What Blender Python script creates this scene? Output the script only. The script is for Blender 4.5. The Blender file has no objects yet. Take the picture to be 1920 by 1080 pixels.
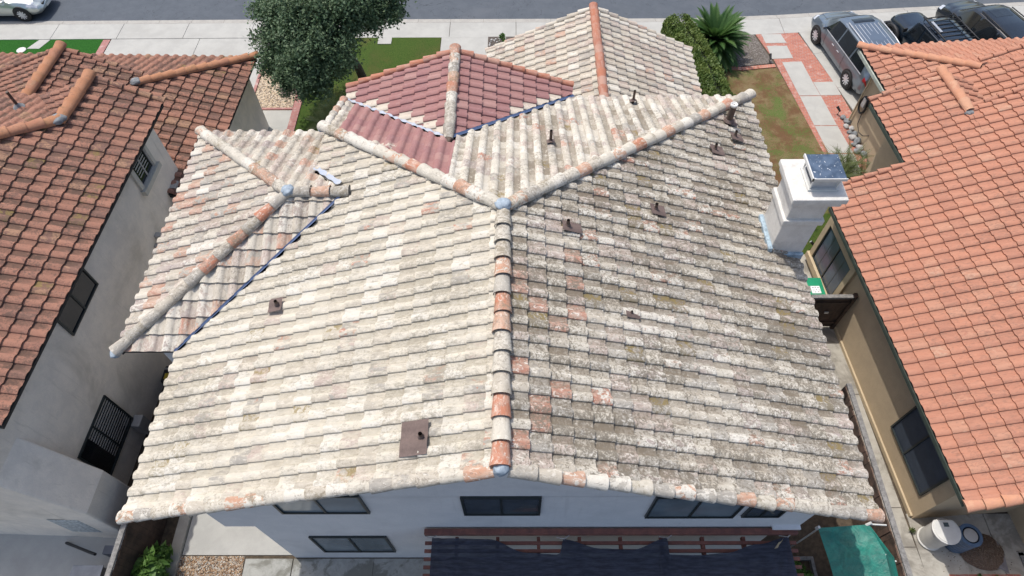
import bpy, bmesh, math, random
from mathutils import Vector, Matrix, noise as mnoise
R=math.radians; rnd=random.Random(7)
scene=bpy.context.scene; COL=scene.collection
world=bpy.data.worlds.new("World"); scene.world=world; world.use_nodes=True

# ------------------------------------------------------------------ object helpers
def tag(o,label=None,cat=None,group=None,kind=None):
    if label:o['label']=label
    if cat:o['category']=cat
    if group:o['group']=group
    if kind:o['kind']=kind
    return o
def empty(name,loc,label,cat,group=None,rz=0):
    o=bpy.data.objects.new(name,None);COL.objects.link(o);o.location=loc;o.rotation_euler=(0,0,rz)
    o.empty_display_size=.2
    return tag(o,label,cat,group)
def link(name,me,mat,parent=None,smooth=False):
    o=bpy.data.objects.new(name,me);COL.objects.link(o)
    if mat is not None and not me.materials:
        for m in (mat if isinstance(mat,list) else [mat]): me.materials.append(m)
    if smooth:
        for p in me.polygons:p.use_smooth=True
    if parent is not None:
        o.parent=parent
        if parent.get('_w'): o.matrix_parent_inverse=Matrix.Translation(-Vector(parent.location))
    return o
class MB:
    def __init__(s): s.v=[];s.f=[]
    def add(s,vs,fs):
        n=len(s.v);s.v+=[tuple(v) for v in vs];s.f+=[tuple(i+n for i in f) for f in fs];return s
    def box(s,x0,x1,y0,y1,z0,z1,M=None):
        vs=[Vector((x,y,z)) for z in(z0,z1) for y in(y0,y1) for x in(x0,x1)]
        if M is not None: vs=[M@v for v in vs]
        return s.add(vs,[(0,2,3,1),(4,5,7,6),(0,1,5,4),(1,3,7,5),(3,2,6,7),(2,0,4,6)])
    def prism(s,pts,z0,z1,M=None):
        n=len(pts);vs=[Vector((p[0],p[1],z0)) for p in pts]+[Vector((p[0],p[1],z1)) for p in pts]
        a=sum(pts[i][0]*pts[(i+1)%n][1]-pts[(i+1)%n][0]*pts[i][1] for i in range(n))
        if M is not None: vs=[M@v for v in vs]
        fs=[tuple(range(n))[::-1],tuple(range(n,2*n))]+[(i,(i+1)%n,n+(i+1)%n,n+i) for i in range(n)]
        if a<0: fs=[f[::-1] for f in fs]
        return s.add(vs,fs)
    def tube(s,pts,r,n=8,cap=True):
        pts=[Vector(p) for p in pts];rs=r if isinstance(r,(list,tuple)) else [r]*len(pts)
        vs=[];m=len(pts)
        for i,p in enumerate(pts):
            t=(pts[min(i+1,m-1)]-pts[max(i-1,0)]).normalized()
            a=t.cross(Vector((0,0,1)));
            if a.length<.05:a=t.cross(Vector((0,1,0)))
            a.normalize();b=t.cross(a)
            for k in range(n):
                w=2*math.pi*k/n;vs.append(p+(a*math.cos(w)+b*math.sin(w))*rs[i])
        fs=[(i*n+k,i*n+(k+1)%n,(i+1)*n+(k+1)%n,(i+1)*n+k) for i in range(m-1) for k in range(n)]
        if cap: fs+=[tuple(range(n))[::-1],tuple(range((m-1)*n,m*n))]
        return s.add(vs,fs)
    def lathe(s,prof,n=24,c=(0,0,0),M=None):
        vs=[];m=len(prof)
        for r,z in prof:
            for k in range(n):
                w=2*math.pi*k/n;v=Vector((r*math.cos(w),r*math.sin(w),z))
                if M is not None:v=M@v
                vs.append(v+Vector(c))
        fs=[(i*n+k,i*n+(k+1)%n,(i+1)*n+(k+1)%n,(i+1)*n+k) for i in range(m-1) for k in range(n)]
        return s.add(vs,fs)
    def build(s,name,mat,parent=None,smooth=False,bevel=0,auto=None):
        me=bpy.data.meshes.new(name);me.from_pydata([tuple(v) for v in s.v],[],s.f);me.update()
        o=link(name,me,mat,parent,smooth)
        if bevel:
            b=o.modifiers.new('b','BEVEL');b.width=bevel;b.segments=2;b.limit_method='ANGLE';b.angle_limit=.6
        if auto is not None:
            me.set_sharp_from_angle(angle=auto)
        return o
def W(o): o['_w']=1;return o      # children of this empty are modelled in world coordinates

# ------------------------------------------------------------------ materials
def newmat(name):
    m=bpy.data.materials.new(name);m.use_nodes=True
    nt=m.node_tree;b=nt.nodes['Principled BSDF'];return m,nt,b
def nd(nt,t,**k):
    n=nt.nodes.new(t)
    for a,v in k.items():
        if a in('operation','data_type','blend_type','interpolation_type','feature','attribute_name','noise_dimensions','distance'): setattr(n,a,v)
    return n
def L(nt,a,b): nt.links.new(a,b)
def noise_(nt,vec,scale,detail=4,rough=.6,dist=0):
    n=nt.nodes.new('ShaderNodeTexNoise');n.inputs['Scale'].default_value=scale;n.inputs['Detail'].default_value=detail
    n.inputs['Roughness'].default_value=rough;n.inputs['Distortion'].default_value=dist
    if vec is not None:L(nt,vec,n.inputs['Vector'])
    return n.outputs['Fac']
def math_(nt,op,a,b=None,clamp=False):
    n=nt.nodes.new('ShaderNodeMath');n.operation=op;n.use_clamp=clamp
    for i,x in enumerate((a,b)):
        if x is None:continue
        if isinstance(x,(int,float)):n.inputs[i].default_value=x
        else:L(nt,x,n.inputs[i])
    return n.outputs[0]
def ss(nt,x,a,b,lo=0,hi=1):
    n=nt.nodes.new('ShaderNodeMapRange');n.interpolation_type='SMOOTHSTEP'
    n.inputs['From Min'].default_value=a;n.inputs['From Max'].default_value=b
    n.inputs['To Min'].default_value=lo;n.inputs['To Max'].default_value=hi
    L(nt,x,n.inputs['Value']);return n.outputs[0]
def mix(nt,f,a,b):
    n=nt.nodes.new('ShaderNodeMix');n.data_type='RGBA'
    if isinstance(f,(int,float)):n.inputs[0].default_value=f
    else:L(nt,f,n.inputs[0])
    for i,x in((6,a),(7,b)):
        if isinstance(x,tuple):n.inputs[i].default_value=(*x,1)
        else:L(nt,x,n.inputs[i])
    return n.outputs[2]
def ramp(nt,x,stops,const=False):
    n=nt.nodes.new('ShaderNodeValToRGB');cr=n.color_ramp
    if const:cr.interpolation='CONSTANT'
    while len(cr.elements)<len(stops):cr.elements.new(.5)
    for e,(p,c) in zip(cr.elements,stops):e.position=p;e.color=(*c,1)
    L(nt,x,n.inputs[0]);return n.outputs[0]
def bump(nt,b,h,strength,dist=.01):
    n=nt.nodes.new('ShaderNodeBump');n.inputs['Strength'].default_value=strength;n.inputs['Distance'].default_value=dist
    L(nt,h,n.inputs['Height']);L(nt,n.outputs[0],b.inputs['Normal'])
def objco(nt): 
    # world-scaled coordinates that stay with the thing
    return nt.nodes.new('ShaderNodeTexCoord').outputs['Object']
def scaled(nt,vec,s):
    n=nt.nodes.new('ShaderNodeMapping');n.inputs['Scale'].default_value=s;L(nt,vec,n.inputs['Vector']);return n.outputs[0]
def plain(name,c,rough=.7,metal=0,var=.12,scale=4,bmp=0,bscale=40,c2=None,fine=0,spec=None,coat=0):
    m,nt,b=newmat(name);co=objco(nt)
    f=ss(nt,noise_(nt,co,scale,5,.65),.3,.7)
    c2=c2 or tuple(x*(1-var*2) for x in c)
    col=mix(nt,f,c2,c)
    if fine:
        g=noise_(nt,co,fine,3,.7);col=mix(nt,ss(nt,g,.35,.75,0,.35),col,tuple(x*.55 for x in c))
    L(nt,col,b.inputs['Base Color']);b.inputs['Roughness'].default_value=rough;b.inputs['Metallic'].default_value=metal
    if spec is not None:b.inputs['Specular IOR Level'].default_value=spec
    if coat:b.inputs['Coat Weight'].default_value=coat;b.inputs['Coat Roughness'].default_value=.03
    if bmp:bump(nt,b,noise_(nt,co,bscale,4,.6),bmp)
    return m
def stained(name,c,c2,c3,scale=.6,s2=3,amt=.5,bmp=.2,bscale=30,lo=.5,hi=.7,cracks=False,runs=0):
    m,nt,b=newmat(name);co=objco(nt)
    n1=noise_(nt,co,scale,6,.65,.6);n2=noise_(nt,co,s2,6,.7,.3);n3=noise_(nt,co,45,3,.6)
    col=mix(nt,ss(nt,n2,.35,.65),c,c2)
    col=mix(nt,ss(nt,n1,lo,hi,0,amt),col,c3)
    col=mix(nt,ss(nt,n3,.3,.8,0,.22),col,tuple(x*.6 for x in c))
    if runs:
        rn=noise_(nt,scaled(nt,co,(7,7,.5)),1,5,.7,.4);col=mix(nt,ss(nt,rn,.56,.74,0,runs),col,c3)
    L(nt,col,b.inputs['Base Color']);b.inputs['Roughness'].default_value=.9;b.inputs['Specular IOR Level'].default_value=.2
    if cracks:
        cn=noise_(nt,co,.45,5,.6,1.5);cr=math_(nt,'ABSOLUTE',math_(nt,'SUBTRACT',cn,.5));col=mix(nt,ss(nt,cr,.001,.004,.6,0),col,(.03,.035,.04))
        L(nt,col,b.inputs['Base Color'])
    bump(nt,b,noise_(nt,co,bscale,5,.6),bmp);return m
def tile_mat(name,pal,cream=(.63,.57,.47),cream_amt=.6,lich=.3,lich_c=(.17,.155,.13),moss=.96,pan=.4,pan_c=(.22,.19,.14),mot=.35,streak=.35,light=(.7,.66,.58),cl=.4,ch=.62,smudge=.4,smudge_c=(.27,.235,.185),edge=.35):
    m,nt,b=newmat(name)
    at=nt.nodes.new('ShaderNodeAttribute');at.attribute_name='tc'
    sp=nt.nodes.new('ShaderNodeSeparateColor');L(nt,at.outputs['Color'],sp.inputs[0]);r1,r2,r3=sp.outputs[:3];hh=at.outputs['Alpha']
    uv=nt.nodes.new('ShaderNodeTexCoord').outputs['UV']
    nm=noise_(nt,scaled(nt,uv,(7,4.5,1)),1.0,5,.7,.8)
    r1m=math_(nt,'ADD',r1,math_(nt,'MULTIPLY',math_(nt,'SUBTRACT',nm,.5),mot),True)
    base=ramp(nt,r1m,pal,True)
    s=noise_(nt,scaled(nt,uv,(9,3.2,1)),1.0,5,.65,.5)
    s=math_(nt,'ADD',s,math_(nt,'MULTIPLY',math_(nt,'SUBTRACT',r3,.5),.10))
    col=mix(nt,ss(nt,s,cl,ch,0,cream_amt),base,cream)
    s4=noise_(nt,scaled(nt,uv,(13,6,1)),1.3,5,.75,1.2)
    col=mix(nt,ss(nt,s4,.52,.64,0,streak),col,light)
    # grey-brown smudges running with the fall of the roof
    big=noise_(nt,scaled(nt,uv,(.9,.35,1)),1,4,.6)
    s5=noise_(nt,scaled(nt,uv,(12,4.5,1)),1.4,6,.75,.6)
    s5=math_(nt,'ADD',s5,math_(nt,'MULTIPLY',math_(nt,'SUBTRACT',big,.5),.3))
    col=mix(nt,ss(nt,s5,.5,.66,0,smudge),col,smudge_c)
    fine=noise_(nt,uv,24,6,.8,.5);med=noise_(nt,uv,8,6,.75,.8)
    t=math_(nt,'ADD',math_(nt,'MULTIPLY',fine,.55),math_(nt,'MULTIPLY',med,.45))
    t=math_(nt,'ADD',t,math_(nt,'MULTIPLY',math_(nt,'SUBTRACT',big,.5),.25))
    t=math_(nt,'ADD',t,math_(nt,'MULTIPLY',math_(nt,'SUBTRACT',r2,.5),.05))
    col=mix(nt,ss(nt,t,.575-.13*lich,.62-.10*lich,0,min(1,.4+lich*.6)),col,lich_c)
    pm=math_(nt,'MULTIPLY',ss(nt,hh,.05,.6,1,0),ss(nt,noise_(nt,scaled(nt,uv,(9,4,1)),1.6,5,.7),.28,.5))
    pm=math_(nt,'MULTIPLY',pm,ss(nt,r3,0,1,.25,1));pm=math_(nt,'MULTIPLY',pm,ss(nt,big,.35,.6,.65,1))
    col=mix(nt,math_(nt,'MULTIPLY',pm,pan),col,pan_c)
    mm=math_(nt,'MULTIPLY',math_(nt,'GREATER_THAN',r2,moss),ss(nt,med,.46,.56))
    mm=math_(nt,'MULTIPLY',mm,ss(nt,hh,.2,.8,1,.25))
    col=mix(nt,math_(nt,'MULTIPLY',mm,.7),col,(.22,.165,.06))
    L(nt,col,b.inputs['Base Color']);b.inputs['Roughness'].default_value=.92;b.inputs['Specular IOR Level'].default_value=.15
    bump(nt,b,t,.5,.02);return m

CREAM=(.47,.435,.365);PINK=(.39,.32,.275);TERRA=(.37,.19,.135);GREY=(.30,.28,.245);TAN=(.40,.36,.295);LT=(.55,.52,.455);MAU=(.315,.265,.24);DK=(.22,.19,.16)
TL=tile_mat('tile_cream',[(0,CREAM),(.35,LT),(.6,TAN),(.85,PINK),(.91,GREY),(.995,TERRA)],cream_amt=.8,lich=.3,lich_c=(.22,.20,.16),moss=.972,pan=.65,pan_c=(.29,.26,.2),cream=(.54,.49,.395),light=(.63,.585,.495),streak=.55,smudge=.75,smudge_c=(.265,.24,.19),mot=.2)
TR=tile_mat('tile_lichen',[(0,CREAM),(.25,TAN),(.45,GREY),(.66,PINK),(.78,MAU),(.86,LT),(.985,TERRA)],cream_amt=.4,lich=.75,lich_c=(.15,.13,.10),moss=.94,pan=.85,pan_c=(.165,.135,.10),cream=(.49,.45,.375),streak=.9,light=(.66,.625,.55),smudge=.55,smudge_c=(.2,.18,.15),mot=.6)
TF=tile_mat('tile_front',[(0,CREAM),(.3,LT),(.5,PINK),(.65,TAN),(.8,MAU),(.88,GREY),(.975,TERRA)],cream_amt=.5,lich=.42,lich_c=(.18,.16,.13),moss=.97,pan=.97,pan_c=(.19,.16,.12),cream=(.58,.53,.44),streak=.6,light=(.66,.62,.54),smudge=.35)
TW=tile_mat('tile_mixed',[(0,CREAM),(.25,PINK),(.42,LT),(.55,MAU),(.68,TAN),(.8,GREY),(.88,(.38,.235,.17)),(.975,TERRA)],cream_amt=.35,lich=.4,lich_c=(.17,.15,.125),moss=.99,pan=.5,pan_c=(.24,.2,.155),cream=(.58,.52,.43),streak=.5,light=(.64,.60,.53),smudge=.5,mot=.5)
TM=tile_mat('tile_mauve',[(0,(.285,.145,.135)),(.3,(.265,.135,.13)),(.6,(.30,.16,.145)),(.86,(.33,.19,.17)),(.95,(.5,.45,.37))],cream_amt=.13,lich=.05,lich_c=(.17,.1,.09),moss=2,pan=.25,pan_c=(.2,.11,.1),cream=(.40,.27,.25),streak=.14,light=(.46,.37,.38),smudge=.12,smudge_c=(.2,.12,.11),mot=.12)
TG=tile_mat('tile_garage',[(0,CREAM),(.25,PINK),(.45,LT),(.6,TAN),(.78,GREY),(.9,MAU),(.975,(.42,.26,.19))],cream_amt=.5,lich=.25,lich_c=(.2,.17,.14),moss=2,pan=.4,pan_c=(.25,.19,.145),cream=(.57,.50,.4),streak=.4,light=(.63,.58,.5),smudge=.4,mot=.45)
TLH=tile_mat('tile_rust',[(0,(.27,.135,.095)),(.35,(.30,.15,.105)),(.65,(.235,.118,.087)),(.82,(.165,.095,.075)),(.94,(.30,.18,.115))],cream=(.32,.175,.125),cream_amt=.35,lich=.55,lich_c=(.10,.068,.055),moss=.96,pan=1.0,pan_c=(.095,.062,.048),streak=.15,light=(.4,.24,.18),smudge=.5,smudge_c=(.13,.08,.065),mot=.4)
TRH=tile_mat('tile_salmon',[(0,(.385,.18,.12)),(.35,(.405,.19,.125)),(.65,(.35,.165,.112)),(.86,(.41,.215,.145)),(.996,(.44,.27,.19))],cream=(.43,.22,.15),cream_amt=.4,lich=.14,lich_c=(.28,.14,.1),moss=2,pan=.3,pan_c=(.31,.15,.1),streak=.15,light=(.46,.27,.2),smudge=.6,smudge_c=(.2,.12,.09),mot=.3)
TC=tile_mat('cap_weathered',[(0,CREAM),(.25,(.42,.24,.16)),(.4,LT),(.52,GREY),(.68,TAN),(.8,(.40,.17,.105))],cream_amt=.3,lich=.45,lich_c=(.19,.165,.135),moss=.84,pan=0,cream=(.58,.53,.44),streak=.6,light=(.66,.62,.54),mot=.22)
TCO=tile_mat('cap_orange',[(0,(.38,.155,.095)),(.5,(.35,.15,.10)),(.8,(.39,.22,.165))],cream=(.44,.27,.21),cream_amt=.5,lich=.08,lich_c=(.26,.13,.09),moss=2,pan=0,streak=.2,light=(.52,.4,.38),smudge=.2)
TCL=tile_mat('cap_rust',[(0,(.38,.18,.10)),(.5,(.34,.16,.10)),(.8,(.36,.2,.125))],cream=(.4,.22,.14),cream_amt=.4,lich=.25,lich_c=(.19,.11,.08),moss=.9,pan=0,streak=.1,light=(.45,.3,.2),smudge=.3,smudge_c=(.2,.13,.08))
TCR=tile_mat('cap_salmon',[(0,(.49,.24,.145)),(.5,(.46,.225,.145)),(.8,(.5,.28,.18))],cream=(.5,.28,.19),cream_amt=.3,lich=.05,lich_c=(.35,.18,.12),moss=2,pan=0,streak=.1,light=(.52,.32,.23),smudge=.2,smudge_c=(.3,.18,.13))

M_white=stained('white_stucco',(.64,.62,.575),(.56,.54,.50),(.36,.33,.29),1.6,5,.5,.6,30,runs=.5)
M_wallL=stained('pale_stucco',(.84,.75,.635),(.74,.665,.57),(.50,.44,.35),.5,2.2,.6,.8,28,runs=.45)
M_wall=stained('grey_stucco',(.66,.655,.65),(.61,.61,.61),(.47,.465,.46),.5,2,.4,.6,30,runs=.3)
M_tan=stained('tan_stucco',(.50,.395,.265),(.455,.36,.245),(.37,.285,.19),.5,2,.4,.7,30,runs=.3)
M_tantrim=plain('tan_trim',(.50,.40,.26),.8,var=.06,bmp=.1)
M_cream=plain('cream_trim',(.56,.52,.44),.85,var=.08,bmp=.15)
M_under=plain('underlay',(.035,.033,.03),.9)
M_fascia=plain('fascia',(.32,.3,.27),.8)
M_eave=plain('dark_eave_board',(.06,.08,.065),.6,var=.2)
M_gutter=plain('gutter_paint',(.42,.46,.40),.5,var=.15)
M_blue=plain('blue_sealant',(.20,.25,.30),.7,var=.2,scale=12,bmp=.6,bscale=30,c2=(.33,.39,.44))
M_flash=plain('blue_grey_flashing',(.06,.10,.19),.45,metal=.3,var=.2,scale=6,c2=(.08,.11,.2))
M_flashw=plain('white_flashing',(.40,.41,.42),.5,var=.2,scale=9,c2=(.35,.4,.5))
M_brown=plain('brown_flashing',(.115,.08,.068),.75,var=.15,scale=6,c2=(.15,.105,.09),fine=25,bmp=.3,bscale=20)
M_pipe=plain('brown_pipe',(.11,.075,.055),.7,var=.2,scale=9)
M_dark=plain('black',(.012,.012,.013),.6,var=.1)
M_frame=plain('dark_frame',(.02,.028,.028),.4,var=.1)
M_alu=plain('aluminium',(.6,.6,.6),.4,metal=.6,var=.1)
M_conc=stained('concrete',(.41,.405,.375),(.365,.36,.335),(.30,.29,.265),.35,1.6,.4,.15,60)
M_conc2=stained('patio_concrete',(.36,.36,.33),(.29,.29,.265),(.15,.145,.12),1.1,5,.8,.2,60,.48,.56)
M_conc3=stained('old_concrete',(.40,.38,.33),(.33,.31,.27),(.17,.155,.13),.9,3,.75,.2,60,.48,.62)
M_kerb=stained('kerb_concrete',(.38,.365,.33),(.32,.305,.28),(.3,.28,.26),.8,4,.5,.15,60)
M_asph=stained('asphalt',(.095,.108,.125),(.082,.094,.11),(.115,.125,.14),.25,2,.6,.3,90,cracks=True)
M_soil=plain('soil',(.10,.075,.05),.95,var=.25,scale=9,bmp=.8,bscale=30,fine=40)
M_mulch=plain('mulch',(.12,.10,.085),.95,var=.3,scale=25,bmp=1,bscale=50,fine=60)
M_redwood=plain('redwood_stain',(.22,.085,.06),.8,var=.2,scale=5,c2=(.13,.055,.045),fine=30)
M_wood=plain('grey_wood',(.25,.24,.225),.85,var=.25,scale=12,bmp=.4)
M_bwood=plain('brown_wood',(.085,.05,.032),.8,var=.3,scale=5,bmp=.4)
M_rim=plain('rim_metal',(.62,.63,.65),.3,metal=.35,var=.05)
M_tyre=plain('tyre_rubber',(.018,.018,.018),.85,var=.1)
M_plw=plain('white_plastic',(.62,.61,.57),.45,var=.08,scale=3)
M_plg=plain('grey_plastic',(.42,.40,.37),.5,var=.1,scale=3)
M_plb=plain('blue_plastic',(.085,.14,.22),.45,var=.15,scale=3)
M_green=plain('green_plastic',(.01,.27,.13),.45,var=.1)
M_label=plain('white_label',(.75,.75,.75),.5,var=.03)
M_bark=plain('bark',(.10,.08,.06),.95,var=.3,scale=15,bmp=1,bscale=25)
M_red=plain('red_lens',(.35,.01,.015),.2,var=.1)
M_lamp=plain('lamp_lens',(.6,.62,.65),.15,metal=.3,var=.1)
M_stone=plain('stone',(.26,.27,.27),.85,var=.35,scale=6,bmp=.4,bscale=20,c2=(.12,.13,.14))
M_ston2=plain('pale_stone',(.5,.49,.47),.85,var=.25,scale=6,bmp=.4,bscale=20)

def glass(name,c,rough=.06,spec=.8):
    m,nt,b=newmat(name);co=objco(nt)
    col=mix(nt,ss(nt,noise_(nt,co,1.2,2,.5),.3,.7),c,tuple(x*1.6 for x in c))
    L(nt,col,b.inputs['Base Color']);b.inputs['Roughness'].default_value=rough;b.inputs['Specular IOR Level'].default_value=spec
    return m
M_glass=glass('window_glass',(.04,.05,.06),.08,1.0);M_glassL=glass('curtained_glass',(.12,.15,.17),.12)
M_glassd=glass('dark_glass',(.008,.01,.012));M_screen=plain('insect_screen',(.045,.06,.085),.6,var=.1,spec=.3)
M_glassblue=glass('screened_glass',(.05,.07,.1),.2)
def paint(name,c,metal=.6,rough=.28):
    m,nt,b=newmat(name);co=objco(nt)
    col=mix(nt,ss(nt,noise_(nt,co,3,5,.6),.3,.75),c,tuple(x*.88 for x in c))
    L(nt,col,b.inputs['Base Color']);b.inputs['Metallic'].default_value=metal;b.inputs['Roughness'].default_value=rough
    b.inputs['Coat Weight'].default_value=.6;b.inputs['Coat Roughness'].default_value=.04;return m
P_grey=paint('silver_grey_paint',(.16,.195,.235));P_silver=paint('champagne_silver_paint',(.5,.54,.52));P_black=paint('black_paint',(.012,.016,.022),.3,.15);P_navy=paint('blue_black_paint',(.014,.024,.038),.4,.15)
def leafmat(name,a,b_,trans=.25):
    m,nt,b=newmat(name)
    at=nt.nodes.new('ShaderNodeAttribute');at.attribute_name='tc'
    sp=nt.nodes.new('ShaderNodeSeparateColor');L(nt,at.outputs['Color'],sp.inputs[0])
    col=mix(nt,sp.outputs[0],a,b_)
    L(nt,col,b.inputs['Base Color']);b.inputs['Roughness'].default_value=.55;b.inputs['Specular IOR Level'].default_value=.35
    tr=nt.nodes.new('ShaderNodeBsdfTranslucent');L(nt,col,tr.inputs[0])
    ms=nt.nodes.new('ShaderNodeMixShader');ms.inputs[0].default_value=trans
    L(nt,b.outputs[0],ms.inputs[1]);L(nt,tr.outputs[0],ms.inputs[2]);L(nt,ms.outputs[0],nt.nodes['Material Output'].inputs[0]);return m
M_leaf=leafmat('tree_leaf',(.05,.105,.048),(.18,.245,.135),.3);M_hedge=leafmat('hedge_leaf',(.05,.10,.018),(.17,.22,.05),.3)
M_sago=leafmat('sago_leaf',(.03,.09,.02),(.09,.17,.04),.3);M_palm=leafmat('palm_leaf',(.17,.22,.06),(.36,.38,.16))
M_shrub=leafmat('shrub_leaf',(.05,.12,.02),(.12,.22,.05));M_fern=leafmat('fern_leaf',(.06,.09,.025),(.16,.19,.07))
def brickmat(name,c1,c2,mortar,sc=(1,1,1),rot=0,bw=.22,rh=.1):
    m,nt,b=newmat(name);co=objco(nt);mp=nt.nodes.new('ShaderNodeMapping');mp.inputs['Rotation'].default_value=(0,0,rot);L(nt,co,mp.inputs[0])
    br=nt.nodes.new('ShaderNodeTexBrick');L(nt,mp.outputs[0],br.inputs['Vector']);br.inputs['Scale'].default_value=1
    br.inputs['Brick Width'].default_value=bw;br.inputs['Row Height'].default_value=rh;br.inputs['Mortar Size'].default_value=.008
    br.inputs['Color1'].default_value=(*c1,1);br.inputs['Color2'].default_value=(*c2,1);br.inputs['Mortar'].default_value=(*mortar,1)
    n=noise_(nt,co,3,5,.7);col=mix(nt,ss(nt,n,.52,.68,0,.6),br.outputs['Color'],(.5,.4,.36))
    n2=noise_(nt,co,30,3,.6);col=mix(nt,ss(nt,n2,.4,.8,0,.3),col,tuple(x*.5 for x in c1))
    L(nt,col,b.inputs['Base Color']);b.inputs['Roughness'].default_value=.9;bump(nt,b,br.outputs['Fac'],-.4);return m
M_brick=brickmat('red_brick',(.42,.15,.10),(.33,.11,.08),(.3,.24,.2),rot=R(11))
M_brick2=brickmat('brick_edging',(.40,.14,.09),(.46,.2,.14),(.34,.27,.22),rot=R(11),bw=.11,rh=.3)
M_brick3=brickmat('pink_brick',(.36,.16,.14),(.30,.12,.11),(.3,.22,.2),bw=.3,rh=.1)
def grassmat(name,g1,g2,dry,lo,hi,dscale=.5):
    m,nt,b=newmat(name);co=objco(nt)
    n1=noise_(nt,co,1.2,6,.75,.3);n2=noise_(nt,scaled(nt,co,(1,1,1)),22,5,.75,.3);n3=noise_(nt,co,dscale,5,.7,.4)
    col=mix(nt,ss(nt,n2,.35,.65),g1,g2)
    d=mix(nt,ss(nt,n1,.4,.6),dry[0],dry[1]);d=mix(nt,ss(nt,n2,.4,.65,0,.6),d,dry[2])
    f=math_(nt,'ADD',math_(nt,'MULTIPLY',n3,.5),math_(nt,'MULTIPLY',n2,.5))
    col=mix(nt,ss(nt,f,lo,hi),col,d)
    L(nt,col,b.inputs['Base Color']);b.inputs['Roughness'].default_value=.95;b.inputs['Specular IOR Level'].default_value=.1
    bump(nt,b,noise_(nt,co,35,5,.8),1,.04);return m
M_turf=grassmat('artificial_turf',(.018,.085,.012),(.03,.12,.02),((.03,.1,.02),(.02,.08,.015),(.02,.09,.01)),.6,.8)
M_lawn=grassmat('lawn',(.035,.072,.014),(.075,.115,.025),((.09,.095,.03),(.12,.10,.035),(.05,.075,.02)),.48,.6)
M_dry=grassmat('dry_lawn',(.085,.13,.03),(.14,.17,.06),((.16,.085,.045),(.24,.18,.095),(.12,.08,.045)),.43,.5,.8)
def pebmat(name,stops,sc):
    m,nt,b=newmat(name);co=objco(nt);v=nt.nodes.new('ShaderNodeTexVoronoi');v.inputs['Scale'].default_value=sc;L(nt,co,v.inputs[0])
    sp=nt.nodes.new('ShaderNodeSeparateColor');L(nt,v.outputs['Color'],sp.inputs[0])
    col=ramp(nt,sp.outputs[0],stops);col=mix(nt,ss(nt,v.outputs['Distance'],.35,.75,0,.8),col,(.08,.06,.045))
    L(nt,col,b.inputs['Base Color']);b.inputs['Roughness'].default_value=.85;bump(nt,b,v.outputs['Distance'],-1,.03);return m
M_grav=pebmat('tan_gravel',[(0,(.5,.4,.28)),(.4,(.4,.3,.19)),(.7,(.55,.47,.36)),(1,(.3,.22,.15))],16)
M_grav2=pebmat('brown_gravel',[(0,(.2,.12,.07)),(.4,(.33,.22,.13)),(.7,(.28,.25,.2)),(1,(.1,.08,.06))],22)
M_clip=pebmat('wood_clippings',[(0,(.06,.035,.02)),(.5,(.11,.065,.04)),(1,(.17,.12,.09))],45)

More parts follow.
